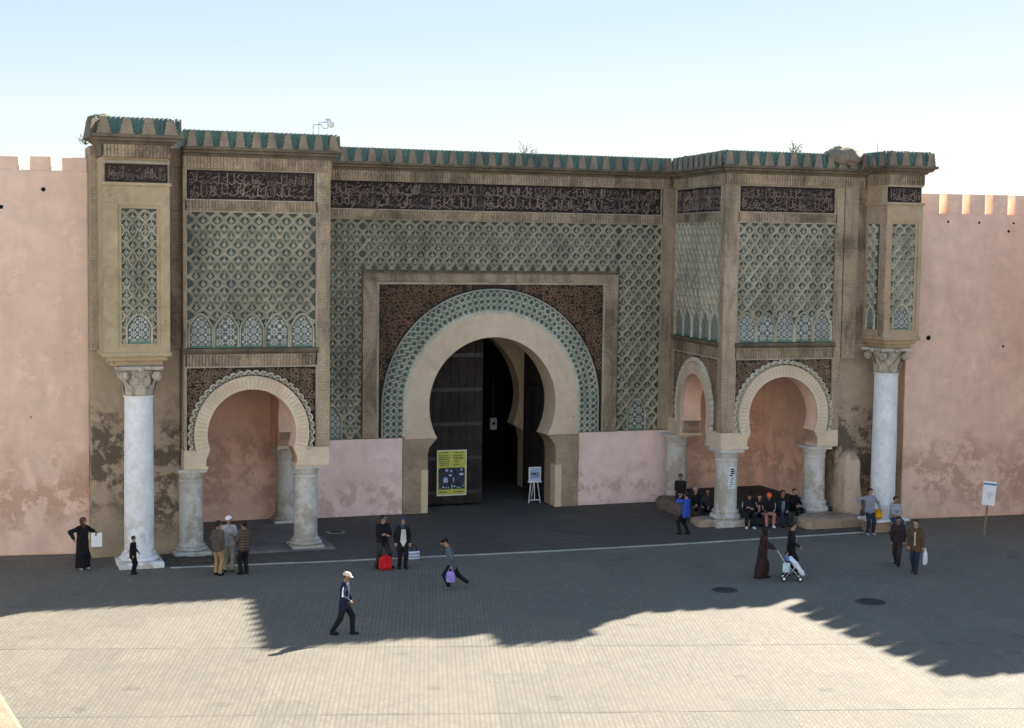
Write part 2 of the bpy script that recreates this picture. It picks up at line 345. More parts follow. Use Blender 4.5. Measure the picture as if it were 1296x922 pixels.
# ================================================================== the gate
gate = thing('monumental_gate', 'monumental brown brick gate with green tile lattice and huge horseshoe arch', 'gate', (15.15, -3, 0))
XC, ZC = 15.15, 4.28
def circ(uc, zc, R, t0, t1, n=40): return [(uc+R*math.cos(t0+(t1-t0)*i/n), zc+R*math.sin(t0+(t1-t0)*i/n)) for i in range(n+1)]
def horseshoe(uc, zc, R, zp, low, n=48):
    a = math.asin((zp-zc)/R)
    return [(uc-h, z) for h, z in low]+circ(uc, zc, R, math.pi-a, a, n)+[(uc+h, z) for h, z in reversed(low)]
def stilted(uc, zc, R, zb, n=48): return [(uc-R, zb)]+circ(uc, zc, R, math.pi, 0, n)+[(uc+R, zb)]
def arch_wall(mb, u0, u1, v1, prof, d0, d1, mi=0):
    n = len(prof); h = n//2; v0 = prof[0][1]; zt = prof[h][1]
    for d in (d0, d1):
        for i in range(h):
            (xa, za), (xb, zb) = prof[i], prof[i+1]; mb.add([(u0,d,za),(xa,d,za),(xb,d,zb),(u0,d,zb)], [(0,1,2,3)], mi)
            (xa, za), (xb, zb) = prof[n-1-i], prof[n-2-i]; mb.add([(u1,d,za),(xa,d,za),(xb,d,zb),(u1,d,zb)], [(0,1,2,3)], mi)
        mb.add([(u0,d,zt),(u1,d,zt),(u1,d,v1),(u0,d,v1)], [(0,1,2,3)], mi)
    for i in range(n-1):
        (xa, za), (xb, zb) = prof[i], prof[i+1]; mb.add([(xa,d0,za),(xb,d0,zb),(xb,d1,zb),(xa,d1,za)], [(0,1,2,3)], mi)
    for u in (u0, u1): mb.add([(u,d0,v0),(u,d1,v0),(u,d1,v1),(u,d0,v1)], [(0,1,2,3)], mi)
    mb.add([(u0,d0,v1),(u1,d0,v1),(u1,d1,v1),(u0,d1,v1)], [(0,1,2,3)], mi)
    for ua, ub in ((u0, prof[0][0]), (prof[-1][0], u1)): mb.add([(ua,d0,v0),(ub,d0,v0),(ub,d1,v0),(ua,d1,v0)], [(0,1,2,3)], mi)
    return mb

# ---- glazed tile shared by all lattices: green lozenge with a pale four-petal flower
def tile_mesh():
    mb = MB(); a, b = .086, .108
    mb.add([(-a,.0,0),(0,.0,-b),(a,.0,0),(0,.0,b),(-a*.8,-.018,0),(0,-.018,-b*.8),(a*.8,-.018,0),(0,-.018,b*.8)],
           [(4,5,6,7),(0,1,5,4),(1,2,6,5),(2,3,7,6),(3,0,4,7)], 0)
    for k in range(4):
        t = math.pi/2*k; c, s = math.cos(t), math.sin(t); q = .03
        P = [(.014,0),(.048,q),(.076,0),(.048,-q)]
        mb.add([(c*x-s*z, -.030, s*x+c*z) for x, z in P]+[(c*x-s*z, -.016, s*x+c*z) for x, z in P], [(0,1,2,3),(0,1,5,4),(1,2,6,5),(2,3,7,6),(3,0,4,7)], 1)
    mb.box(-.012, .012, -.026, -.012, .07, .17, 1)
    me = bpy.data.meshes.new('glazed_tile'); me.from_pydata(mb.v, [], mb.f); me.materials.append(M_tileg); me.materials.append(M_tilew)
    me.polygons.foreach_set('material_index', mb.m); me.update(); return me, mb
TILE, TILEMB = tile_mesh(); tiles_left = 300

def lattice(F, rects, niches=(), name='lattice_panel', P=.47, L=.53, u_off=0., v_off=0., rot=0., single=True, polar=None):
    global tiles_left
    def inside(u, v, mg=0.):
        if not any(a+mg <= u <= b-mg and c+mg <= v <= d-mg for a, b, c, d in rects): return False
        for uc, hw, v0, vt in niches:
            if abs(u-uc) < hw and v < vt-(abs(u-uc)/hw)**2*(vt-v0)*.42: return False
        return True
    bgm = MB(F)
    for a, b, c, d in rects: bgm.box(a, b, -.13, -.075, c, d)
    panel = obj(name, bgm, M_latbg, gate)
    rb = MB(F); ua = min(r[0] for r in rects); ub = max(r[1] for r in rects); va = min(r[2] for r in rects); vb = max(r[3] for r in rects)
    step = L/16
    for k in range(int((ua-u_off)/P)-1, int((ub-u_off)/P)+3):
        for sgn in (1, -1):
            run = []; v = va
            def flush(run):
                if len(run) > 1:
                    rb.ribbon(run, .054, -.09, .005)
                    for o_ in (-.066, .066): rb.ribbon([(a_+o_, b_) for a_, b_ in run if inside(a_+o_, b_)], .022, -.075, -.035)
            while v <= vb+1e-6:
                th = math.pi*(v-v_off)/L; u = u_off+k*P+sgn*P/2*((math.cos(th)+math.cos(3*th)/9+math.cos(5*th)/25)*.811-.10*math.sin(4*th))
                if inside(u, v): run.append((u, v))
                else:
                    flush(run); run = []
                v += step
            flush(run)
    for uc, hw, v0, vt in niches:                                       # outline of the little blind arches
        o = [(uc-hw, v0)]+[(uc+hw*t/8, vt-abs(t/8)**2*(vt-v0)*.42) for t in range(-8, 9)]+[(uc+hw, v0)]
        rb.ribbon(o, .07, -.075, .0)
    obj('lattice_rib', rb, M_rib, panel, kind='stuff')
    rest = MB(); a = rot; ca, sa = math.cos(a), math.sin(a)
    v = v_off+L*math.floor((va-v_off)/L); row = 0
    while v < vb:
        for half in (0, 1):
            vv = v+half*L/2
            for k in range(int((ua-u_off)/P)-1, int((ub-u_off)/P)+3):
                u = u_off+k*P+half*P/2
                vv -= .03
                if not inside(u, vv, .10): vv += .03; continue
                x, y, z = F(u, -.06, vv); vv += .03
                if single and tiles_left > 0:
                    tiles_left -= 1; o = bpy.data.objects.new('glazed_tile', TILE); o.location = (x, y, z); o.rotation_euler = (random.uniform(-.06,.06), random.uniform(-.08,.08), a)
                    link(o, panel)
                else: rest.F = (lambda X, Y, Z: (x+X*ca-Y*sa, y+X*sa+Y*ca, z+Z)); rest.v += [rest.F(*p) for p in TILEMB.v]; b = len(rest.v)-len(TILEMB.v); rest.f += [tuple(b+i for i in f) for f in TILEMB.f]; rest.m += TILEMB.m
        v += L
    if rest.f: obj('glazed_tile', rest, [M_tileg, M_tilew], panel, kind='stuff')
    for i, (uc, hw, v0, vt) in enumerate(niches):
        mb = MB(F); h = hw*.86; poly = [(uc-h, v0)]+[(uc+h*t/8, vt-.06-abs(t/8)**2*(vt-v0)*.42) for t in range(-8, 9)]+[(uc+h, v0)]
        mb.prism(poly, -.10, -.045); obj('mosaic_niche', mb, M_mosaic if i % 2 == 0 else M_mosaic2, panel)
        obj('sill_band', MB(F).box(uc-h, uc+h, -.10, -.03, v0, v0+.07), M_greenln, panel)
    return panel

def scrolls(F, test, u0, u1, v0, v1, d0, d1, r=.15, n=900, seed=1, w=.05):
    """packed carved spirals"""
    rnd = random.Random(seed); mb = MB(F); got = []
    for _ in range(n*7):
        u = rnd.uniform(u0, u1); v = rnd.uniform(v0, v1); q = r*rnd.uniform(.75, 1.15)
        if not test(u, v, q*.8): continue
        if any((u-a)**2+(v-b)**2 < (q+c)**2*.42 for a, b, c in got): continue
        got.append((u, v, q)); ph = rnd.uniform(0, 6.28); s = rnd.choice((-1, 1)); m = 11
        pts = [(u+q*(1.1-.9*i/m)*math.cos(ph+s*i*.62), v+q*(1.1-.9*i/m)*math.sin(ph+s*i*.62)) for i in range(m+1)]
        mb.ribbon([p for p in pts], w, d0, d1)
        for j in (0, 1):                                                # little leaf off the scroll
            t = ph+rnd.uniform(0, 6.28); mb.ribbon([(u+q*.9*math.cos(t), v+q*.9*math.sin(t)), (u+q*1.25*math.cos(t+.35), v+q*1.25*math.sin(t+.35))], w*.9, d0, d1)
    return mb

def script(F, u0, u1, v0, v1, d0, d1, seed):
    """cursive band lettering: stems, bowls, loops and sweeps over small tendrils"""
    rnd = random.Random(seed); mb = MB(F); h = v1-v0; w = .058*h; u = u0+.1*h
    while u < u1-.25*h:
        base = v0+h*rnd.uniform(.12, .3); k = rnd.random(); top = v1-h*rnd.uniform(.06, .25)
        if k < .32:                                                     # tall stem with a flag
            sl = rnd.uniform(-.05, .1)*h; mb.ribbon([(u, base), (u+sl*.5, (base+top)/2), (u+sl, top), (u+sl-.07*h, top-.05*h)], w*1.2, d0, d1, flat=True); u += .14*h
        elif k < .58:                                                   # stem running into a bowl
            c = u+.16*h; mb.ribbon([(u+.33*h, top), (u+.32*h, base+.2*h)]+[(c+.16*h*math.cos(-t*.4), base+.15*h+.17*h*math.sin(-t*.4)) for t in range(0, 9)], w*1.1, d0, d1, flat=True); u += .33*h
        elif k < .8:                                                    # loop and tail
            c = (u+.13*h, base+.2*h); mb.ribbon([(c[0]+.10*h*math.cos(t*.6), c[1]+.10*h*math.sin(t*.6)) for t in range(0, 10)]+[(c[0]+.02*h, c[1]-.25*h), (c[0]-.12*h, c[1]-.30*h)], w, d0, d1, flat=True); u += .24*h
        else:                                                           # long sweep
            mb.ribbon([(u+.5*h*t/8, base+.08*h*math.sin(t*.8)) for t in range(9)], w*1.2, d0, d1, flat=True)
            mb.ribbon([(u+.12*h, base+.3*h), (u+.42*h, top-.1*h)], w, d0, d1, flat=True); u += .44*h
    for _ in range(int((u1-u0)/h*26)):                                  # tendrils and points between the letters
        a = rnd.uniform(u0+.1*h, u1-.12*h); b = rnd.uniform(v0+.1*h, v1-.12*h); ph = rnd.uniform(0, 6.28); q = rnd.uniform(.035, .095)*h
        mb.ribbon([(a+q*math.cos(ph+.9*i), b+q*math.sin(ph+.9*i)) for i in range(rnd.choice((2, 3, 5)))], w*.6, d0, d1-.004, flat=True)
    return mb

def fillets(F, u0, u1, v0, v1, t, d0, d1, parent=None, bottom=True, mat=None):
    mb = MB(F); mb.box(u0-t, u0, d0, d1, v0, v1+t); mb.box(u1, u1+t, d0, d1, v0, v1+t); mb.box(u0, u1, d0, d1, v1, v1+t)
    if bottom: mb.box(u0-t, u1+t, d0, d1, v0-t, v0)
    return obj('fillet', mb, mat or M_fillet, parent or gate)

def inscription(F, u0, u1, v0, v1, seed, fil=True):
    p = obj('inscription_panel', MB(F).box(u0, u1, -.13, -.05, v0, v1), M_black, gate)
    # joints between the tile slabs of the band
    jm = MB(F); n = max(1, round((u1-u0)/1.05))
    for i in range(1, n): x = u0+(u1-u0)*i/n; jm.box(x-.008, x+.008, -.05, -.046, v0, v1)
    if n > 1: obj('slab_joint', jm, M_dark, p)
    if v1-v0 > .8:
        vm = (v0+v1)/2; sm_ = script(F, u0+.05, u1-.03, v0+.02, vm+.08, -.05, -.024, seed); s2_ = script(F, u0+.05, u1-.03, vm-.04, v1-.02, -.05, -.030, seed+100)
        sm_.f += [tuple(len(sm_.v)+i for i in f) for f in s2_.f]; sm_.v += s2_.v
    else: sm_ = script(F, u0+.05, u1-.03, v0+.02, v1-.02, -.05, -.028, seed)
    obj('script', sm_, M_script, p, kind='stuff')
    if fil: fillets(F, u0, u1, v0, v1, .035, -.12, .01, p)

def crown(F, u0, u1, dz=0., c0=0., c1=0., n=None, seed=0, big=0., body=True, sides=(True, True)):
    """soldier band, stepped cornice, saw-toothed merlons and the green tiled slope behind them"""
    rnd = random.Random(seed); Z = lambda z: z+dz
    if body: obj('soldier_band', MB(F).box(u0, u1, -.12, .05, Z(13.035), Z(13.44)), M_soldier, gate)
    prof = [(-.1,Z(13.44)),(.09,Z(13.44)),(.12+big*.4,Z(13.52)),(.22+big*.6,Z(13.55)),(.24+big*.8,Z(13.63)),(.33+big,Z(13.66)),(.34+big,Z(13.75)),(-.1,Z(13.75))]
    obj('cornice', MB(F).sweep(prof, u0, u1, 0, c0, c1), M_corn, gate, bevel=.012)
    e = .30+big; a = u0-c0*e; b = u1+c1*e; n = n or max(2, round((b-a)/.54)); p = (b-a)/n
    roof = MB(F); ra = a+(.05 if c0 else 0); rbb = b-(.05 if c1 else 0)
    roof.sweep([(e-.10,Z(13.752)),(e-.09,Z(13.80)),(.03,Z(14.30)),(-1.0,Z(14.05)),(-1.0,Z(13.752))], u0, u1, 0, c0*.95, c1*.95)
    k = int((rbb-ra)/.15)
    for i in range(k):
        x = ra+(i+.5)*(rbb-ra)/k+rnd.uniform(-.01,.01); q = rnd.uniform(-.02,.015)
        # cover tile: three-sided rib down the slope
        roof.add([(x-.06,e-.10,Z(13.80)),(x+.06,e-.10,Z(13.80)),(x,e-.07,Z(13.84)),(x-.06,.03,Z(14.29)),(x+.06,.03,Z(14.29)),(x,.05,Z(14.325)+q*.6)], [(0,2,5,3),(2,1,4,5),(0,1,2),(3,4,5)])
    obj('tile_roof', roof, M_green, gate, kind='stuff')
    for i in range(n):
        x = a+(i+.5)*p+rnd.uniform(-.015,.015); wb = p*.30; wt = p*.13; h = .52+rnd.uniform(-.04,.02); ns = 4; L = []; Rr = []
        if rnd.random() < .04: h *= .7
        for s in range(ns+1):
            q = wb+(wt-wb)*s/ns; z = Z(13.755)+h*s/ns
            L.append((x-q-.04, z)); Rr.append((x+q+.04, z))
            if s < ns: L.append((x-q+.035, z+h/ns*.9)); Rr.append((x+q-.035, z+h/ns*.9))
        mb = MB(F).prism(L+Rr[::-1], e-.05, e+rnd.uniform(-.012,.012)); obj('merlon', mb, M_merlon, gate)

def column(x, y, r, z1, mat, base_h=.38, cap_h=.34, plinth=.62, fancy=False, zb=0.):
    sh = [(r*1.04, zb+base_h), (r*1.02, zb+base_h+.1), (r*1.01, zb+(z1-zb)*.45), (r*.965, z1-cap_h-.12), (r*1.04, z1-cap_h-.10), (r*1.04, z1-cap_h-.04), (r*.97, z1-cap_h)]
    c = obj('column', MB().lathe(sh, (x, y, 0), 28), mat, gate, smooth='auto')
    b = MB().box(x-plinth, x+plinth, y-plinth, y+plinth, zb, zb+base_h*.42)
    obj('plinth', b, mat, c, bevel=.03)
    tor = [(r*1.30, zb+base_h*.42), (r*1.42, zb+base_h*.55), (r*1.34, zb+base_h*.70), (r*1.16, zb+base_h*.74), (r*1.15, zb+base_h*.82), (r*1.22, zb+base_h*.88), (r*1.18, zb+base_h*.97), (r*1.0, zb+base_h+.01)]
    obj('column_base', MB().lathe(tor, (x, y, 0), 28), mat, c, smooth='auto')
    if not fancy:
        cp = [(r*.96, z1-cap_h), (r*1.02, z1-cap_h*.8), (r*1.10, z1-cap_h*.5), (r*1.16, z1-cap_h*.34), (r*1.0, z1-cap_h*.33)]
        k = MB().lathe(cp, (x, y, 0), 28); k.box(x-r*1.16, x+r*1.16, y-r*1.16, y+r*1.16, z1-cap_h*.33, z1)
        obj('capital', k, mat, c, smooth='auto', bevel=.015)
    else:
        z0 = z1-cap_h; k = MB()
        k.lathe([(r*1.06, z0-.05), (r*1.10, z0-.02), (r*1.0, z0), (r*.98, z0+.25*cap_h), (r*1.02, z0+.55*cap_h), (r*1.15, z0+.8*cap_h), (r*1.3, z0+.88*cap_h)], (x, y, 0), 24)
        q = r*1.5                                                       # abacus with hollowed sides
        ab = []
        for s in range(4):
            for t in (-1, -.5, 0, .5):
                px, py = t*q, -q*(1-.14*(1-t*t)); cs, sn = math.cos(s*math.pi/2), math.sin(s*math.pi/2); ab.append((x+px*cs-py*sn, y+px*sn+py*cs))
        nn = len(ab); k.add([(a_, b_, z0+.88*cap_h) for a_, b_ in ab]+[(a_, b_, z1) for a_, b_ in ab], [tuple(range(nn)), tuple(range(nn, 2*nn))]+[(i, (i+1)%nn, nn+(i+1)%nn, nn+i) for i in range(nn)])
        for s in range(4):                                              # corner volutes and middle flowers
            t = s*math.pi/2+math.pi/4; cx, cy = x+q*1.18*math.cos(t), y+q*1.18*math.sin(t)
            tx, ty = -math.sin(t), math.cos(t)
            for sg in (-1, 1):
                ax = Vector((math.cos(t+sg*math.pi/4), math.sin(t+sg*math.pi/4), 0)); c0 = Vector((cx, cy, z0+.66*cap_h))-Vector((math.cos(t), math.sin(t), 0))*.10-ax*.02
                k.tube([c0-ax*.06, c0+ax*.07], .155*r/.47, 14); k.tube([c0+ax*.07, c0+ax*.10], .07*r/.47, 10)
            t = s*math.pi/2; k.ball((x+q*.95*math.cos(t), y+q*.95*math.sin(t), z0+.9*cap_h), .09, 8, 6)
        for row, nl, hh, zz in ((0, 8, .42, 0.), (1, 8, .40, .28)):     # acanthus leaves curling out
            for i in range(nl):
                t = 2*math.pi*(i+.5*row)/nl; cs, sn = math.cos(t), math.sin(t); px, py = -sn, cs; wv = r*.30
                prof = [(r*1.0, 0, 1.), (r*1.08, .5, 1.05), (r*1.16, .85, .8), (r*1.30, 1., .45), (r*1.30, .86, .2)]; vs_ = []
                for rr, tt, ww in prof:
                    z = z0+cap_h*(zz+hh*tt)
                    vs_ += [(x+rr*cs+px*wv*ww*s_, y+rr*sn+py*wv*ww*s_, z-(.02 if s_ else 0)) for s_ in (-1, 0, 1)]
                k.add(vs_, [(3*j+e_, 3*j+e_+1, 3*j+e_+4, 3*j+e_+3) for j in range(4) for e_ in (0, 1)])
        obj('capital', k, M_capital, c)
    return c

# ---- main wall ---------------------------------------------------------------------------------
FM = fr(0, 0)
low = [(2.72, 0), (2.72, 2.35), (2.66, 2.62), (2.5, 2.80)]
inner = horseshoe(XC, ZC, 2.68, 2.97, low)
wallp = stilted(XC, ZC, 3.2, 0)
obj('main_wall', arch_wall(MB(FM), 7.0, 22.95, 13.7, wallp, -1.2, -.12), M_brickdk, gate)
# arch ring (cream) and its brick jambs
n0 = len(low); mid = inner[n0:-n0]; t0 = math.pi-math.asin((2.97-ZC)/2.68)
outer = []
for (x, z) in mid:
    a = math.atan2(z-ZC, x-XC)
    outer.append((XC+3.70*math.cos(a), ZC+3.70*math.sin(a)) if z > ZC else (XC+math.copysign(3.70, x-XC), z))
obj('arch_ring', MB(FM).strip(mid, outer, -1.2, .05), M_cream, gate, bevel=.02)
for s in (-1, 1):
    J = [(XC+s*h, z) for h, z in low]+[mid[0] if s < 0 else mid[-1]]; K = [(XC+s*3.74, z) for _, z in J]
    obj('jamb', MB(FM).strip(J, K, -1.2, .045), M_buff, gate, bevel=.02)
    obj('jamb_guard', MB(FM).box(*sorted((XC+s*2.70, XC+s*3.0)), -.5, .06, 0, 1.75), M_cream, gate, bevel=.04)
# green band round the arch: ribs laid out in polar coordinates
ring = obj('green_arch_band', MB(FM).strip(stilted(XC, ZC, 3.70, 3.06), stilted(XC, ZC, 4.61, 3.06), -.13, -.05), M_ringbg, gate)
rb = MB(FM); nseg = 30; alen = math.pi*4.15; stilt = ZC-3.06; tot = alen+2*stilt
def polar(sv, rr):
    if sv < stilt: return (XC-rr, 3.06+sv)
    if sv > tot-stilt: return (XC+rr, 3.06+tot-sv)
    a = math.pi-(sv-stilt)/alen*math.pi; return (XC+rr*math.cos(a), ZC+rr*math.sin(a))
for k in range(3):
    for sg in (1, -1):
        pts = [polar(tot*i/(nseg*7), 3.88+.24*k+sg*.16*math.cos(math.pi*i/3.5+k*math.pi)) for i in range(nseg*7+1)]
        rb.ribbon(pts, .065, -.05, .035)
for rr, ww in ((4.585, .06), (3.725, .05)): rb.ribbon([polar(tot*i/160, rr) for i in range(161)], ww, -.05, .045)
for i in range(nseg*2): rb.ball((*[0, 0], 0), .0) if False else None
obj('arch_rib', rb, M_ring, ring, kind='stuff')
dots = MB(FM)
for i in range(nseg):
    for k, rr in enumerate((4.10, 4.34)):
        u, v = polar(tot*(i+.5*(k % 2)+.25)/nseg, rr); q = .045
        dots.add([(u-q,-.02,v),(u,-.02,v-q),(u+q,-.02,v),(u,-.02,v+q),(u,.005,v)], [(0,1,4),(1,2,4),(2,3,4),(3,0,4)])
obj('glazed_stud', dots, M_tilew, ring, kind='stuff')
sc_ = MB(FM)                                                             # scalloped inner edge of the band
for i in range(74):
    u, v = polar(tot*(i+.5)/74, 3.70); sc_.tube([(u, -.05, v), (u, .055, v)], .095, 8)
obj('scalloped_edge', sc_, M_ring, ring, kind='stuff')
# spandrels
sp = obj('spandrel_panel', arch_wall(MB(FM), XC-4.74, XC+4.74, 9.06, stilted(XC, ZC, 4.2, 3.06), -.13, -.075), M_scrollbg, gate)
tst = lambda u, v, q: abs(u-XC) < 4.72-q and v < 9.04-q and v > 3.1+q and (math.hypot(u-XC, v-ZC) > 4.66+q if v > ZC else abs(u-XC) > 4.66+q)
obj('carved_scroll', scrolls(FM, tst, XC-4.72, XC+4.72, 3.1, 9.05, -.075, -.03, .125, 2600, 3, .056), M_scroll, sp, kind='stuff')
fillets(FM, XC-4.74, XC+4.74, 3.06, 9.06, .09, -.12, .0, bottom=False)
for s in (-1, 1): obj('brick_frame', MB(FM).box(*sorted((XC+s*4.84, XC+s*5.39)), -.12, .02, 3.06, 9.16), M_brick, gate)
obj('brick_lintel', MB(FM).box(XC-5.39, XC+5.39, -.12, .025, 9.165, 9.50), M_brickdk, gate)
obj('lintel_hood', MB(FM).box(XC-5.42, XC+5.42, -.12, .10, 9.50, 9.57), M_corn, gate)
# pale plaster dado
for a, b in ((7.0, XC-3.745), (XC+3.745, 22.95)):
    obj('plaster_dado', MB(FM).box(a, b, -.12, -.0, 0, 3.02), M_dado, gate, bevel=.03)
# lattice
def dice(*z): return z
lattice(FM, [(7.05, 9.72, 3.06, 11.55), (20.58, 22.46, 3.06, 11.55), (9.72, 20.58, 9.60, 11.55)],
        niches=[(8.55, .40, 3.06, 4.35), (21.5, .40, 3.06, 4.35)], u_off=XC, v_off=11.55)
fillets(FM, 7.05, 22.46, 3.06, 11.55, .03, -.12, .0, bottom=False)
obj('brick_pilaster', MB(FM).box(22.50, 22.95, -.12, .03, 3.06, 13.08), M_brick, gate)
obj('soldier_band', MB(FM).box(7.0, 22.48, -.12, .02, 11.585, 11.93), M_soldier, gate)
inscription(FM, 7.05, 22.40, 11.97, 13.03, 11)
crown(FM, 7.0, 22.80, 0., 0, 0, 29, 1)

# ---- bastions: open loggias below, lattice above -------------------------------------------------
def bastion_face(F, u0, u1, uc, rot, seed, zc=4.12, R=1.51, dz=0., c0=0., c1=0., nm=None, single=True, half=2.21, sh0=False, sh1=False, w0=0., w1=0.):
    low = [(1.57, 2.95), (1.55, 3.28)]
    prof = horseshoe(uc, zc, R, 3.60, low, 40)
    obj('bastion_wall', arch_wall(MB(F), u0+(.14 if sh0 else w0), u1-(.28 if sh1 else w1), 13.7, prof, -.85, -.12), M_pinkin, gate)
    md = prof[2:-2]; ou = []
    for x, z in md:
        a = math.atan2(z-zc, x-uc); ou.append((uc+1.97*math.cos(a), zc+1.97*math.sin(a)))
    obj('arch_ring', MB(F).strip(md, ou, -.13, .03), M_cream, gate, bevel=.012)
    pl = obj('spandrel_panel', arch_wall(MB(F), uc-half, uc+half, 6.38, horseshoe(uc, zc, 1.80, 3.46, [], 40), -.125, -.07), M_scrollbg, gate)
    t_ = lambda u, v, q: abs(u-uc) < half-.02-q and 3.48+q < v < 6.36-q and math.hypot(u-uc, v-zc) > 2.16+q*.6
    obj('carved_scroll', scrolls(F, t_, uc-half, uc+half, 3.46, 6.38, -.07, -.03, .09, 900, seed, .042), M_scrollg, pl, kind='stuff')
    sm = MB(F); nl = 30; a0 = math.asin((3.5-zc)/2.05)
    for i in range(nl):                                                  # lobed border, each lobe a small ring
        t = math.pi-a0+(2*a0-math.pi)*(i+.5)/nl; u, v = uc+2.04*math.cos(t), zc+2.04*math.sin(t)
        sm.ribbon([(u+.105*math.cos(t+q), v+.105*math.sin(t+q)) for q in [-1.75+.5*j for j in range(8)]], .078, -.07, .075)
        sm.ribbon([(u+.035*math.cos(q), v+.035*math.sin(q)) for q in [.9*j for j in range(8)]], .035, -.07, .035)
    sm.ribbon(circ(uc, zc, 1.955, math.pi-a0, a0, 60), .05, -.07, .06)
    vj = MB(F); av = math.asin((3.6-zc)/1.75)
    for i in range(46):                                                  # joints between the voussoirs
        t = math.pi-av+(2*av-math.pi)*(i+.5)/46; vj.ribbon([(uc+1.60*math.cos(t), zc+1.60*math.sin(t)), (uc+1.90*math.cos(t), zc+1.90*math.sin(t))], .016, .0, .033, flat=True)
    obj('voussoir_joint', vj, M_tan, gate, kind='stuff')
    obj('scalloped_border', sm, M_scallop, gate, kind='stuff')
    # imposts
    for s in (-1, 1):
        e = u0 if s < 0 else u1; shd_ = sh0 if s < 0 else sh1; ei = e-s*(.88 if shd_ else 0)
        P = [(uc+s*h, z) for h, z in low]+[md[0] if s < 0 else md[-1]]; K = [(ei, z) for _, z in P]
        obj('impost', MB(F).strip(P, K, -.845 if sh0 or sh1 else -.85, .02 if not shd_ else .024), M_cream, gate, bevel=.02)
        obj('impost_moulding', MB(F).box(*sorted((uc+s*1.50, ei-s*.03)), -.88, .06, 2.953 if shd_ else 2.95, 3.06), M_cream, gate, bevel=.015)
        obj('brick_pilaster', MB(F).box(*sorted((e, uc+s*(half-.012))), -.12, .0, 3.62, 13.08), M_brick, gate)
    fillets(F, uc-half, uc+half, 3.60, 6.38, .045, -.12, .015, bottom=False)
    obj('soldier_band', MB(F).box(uc-half-.03, uc+half+.03, -.12, .0, 6.43, 6.84), M_soldier, gate)
    obj('ledge', MB(F).sweep([(-.12,6.84),(.0,6.84),(.07,6.90),(.10,6.97),(.10,7.03),(-.12,7.05)], uc-half-.06, uc+half+.06), M_corn, gate)
    nn = 5; wn = (2*half-.1)/nn
    lattice(F, [(uc-half+.02, uc+half-.02, 7.06, 11.60)], [(uc-half+.05+wn*(i+.5), wn*.46, 7.06, 8.18) for i in range(nn)], u_off=uc, v_off=11.6, rot=rot, single=single)
    fillets(F, uc-half+.02, uc+half-.02, 7.06, 11.60, .035, -.12, .015, bottom=False)
    obj('soldier_band', MB(F).box(uc-half-.03, uc+half+.03, -.12, .0, 11.64, 11.99), M_soldier, gate)
    inscription(F, uc-half+.02, uc+half-.08, 12.03, 12.99, seed)
    crown(F, u0, u1, dz, c0, c1, nm, seed)

FL = fr(0, -6.04); FRt = fr(0, -6.04)
obj('brick_return', MB(FL).box(2.002, 2.36, -.84, -.125, 3.62, 13.6), M_brick, gate)
bastion_face(FL, 2.0, 6.996, 4.31, 0, 21, c1=1, w0=.38, w1=.2)
bastion_face(FRt, 22.205, 27.36, 24.90, 0, 22, zc=4.20, c0=1, half=2.12, w0=.32, w1=.02)
# right bastion: flank that faces the arch (slightly splayed); left bastion: flank seen through its loggia
FS = fr(22.95, 0, -.75, -6.0); LS = math.hypot(.75, 6.04)
bastion_face(FS, .0, LS-.02, 3.02, math.atan2(-6.0, -.75), 23, c1=1, nm=10, single=False, half=2.62, sh1=True)
FK = fr(7.0, -6.04, 0, 1.)
bastion_face(FK, .004, 6.04, 3.02, math.pi/2, 24, c0=1, nm=10, single=False, half=2.62, sh0=True)
# massing: floors and roofs of the loggias, pink inner walls
for x0, x1 in ((2.05, 6.2), (23.4, 27.3)):
    obj('bastion_core', MB().box(x0, x1, -5.25, .35, 6.7, 14.0), M_brickdk, gate)
obj('loggia_wall', MB().box(1.95, 7.05, .0, .5, 0, 6.7), M_pinkin, gate)
obj('loggia_wall', MB().box(22.95, 28.0, .0, .5, 0, 6.7), M_pinkin, gate)
obj('loggia_wall', MB().box(1.55, 1.99, -5.3, -.0, 0, 6.95), M_pinkin, gate)
obj('loggia_wall', MB().box(27.385, 27.9, -5.3, -.0, 0, 6.95), M_pinkin, gate)
obj('gate_roof', MB().box(2.0, 27.9, .3, 7.5, 12.6, 14.05), M_brickdk, gate)
for x0, x1 in ((2.0, 6.2), (23.3, 27.38)): obj('loggia_ceiling', MB().box(x0, x1, -5.2, -.002, 6.62, 6.69), M_fillet, gate)  # pale plaster slabs added to bounce light inside the loggias
# columns of the loggias
column(2.31, -5.58, .405, 2.95, M_marbleg); column(6.27, -5.58, .405, 2.95, M_marbleg, plinth=.56)
column(6.60, -.62, .36, 2.95, M_marbleg, plinth=.5)
column(22.70, -5.62, .43, 2.95, M_marbleg, plinth=.70, base_h=.62); column(26.62, -5.55, .43, 2.95, M_marbleg, plinth=.6, base_h=.8, zb=.0)
column(22.98, -.75, .44, 2.95, M_marbleg, plinth=.55)
# flyer pasted on the corner column
fl = MB()
cx, cy, rr = 22.70, -5.62, .452
A = [math.pi*1.5+.02+.10*i for i in range(-3, 5)]
fl.add([(cx+rr*math.cos(a), cy+rr*math.sin(a), z) for z in (1.45, 2.30) for a in A], [(i, i+1, 9+i, 8+i) for i in range(7)])
fly = obj('flyer', fl, simple('paper_bluish', (.62,.70,.76), .8, .2, 9), gate)
sm = MB(); rnd = random.Random(5)
for j in range(9):
    z = 2.18-.08*j; a = math.pi*1.5-.2+rnd.uniform(0,.12); b = a+rnd.uniform(.15,.42)
    q = [a+(b-a)*i/3 for i in range(4)]; h = .03 if j > 3 else .055
    sm.add([(cx+(rr+.003)*math.cos(t), cy+(rr+.003)*math.sin(t), zz) for zz in (z, z+h) for t in q], [(i, i+1, 5+i, 4+i) for i in range(3)])
obj('print', sm, simple('ink_dark', (.03,.035,.04)), fly)

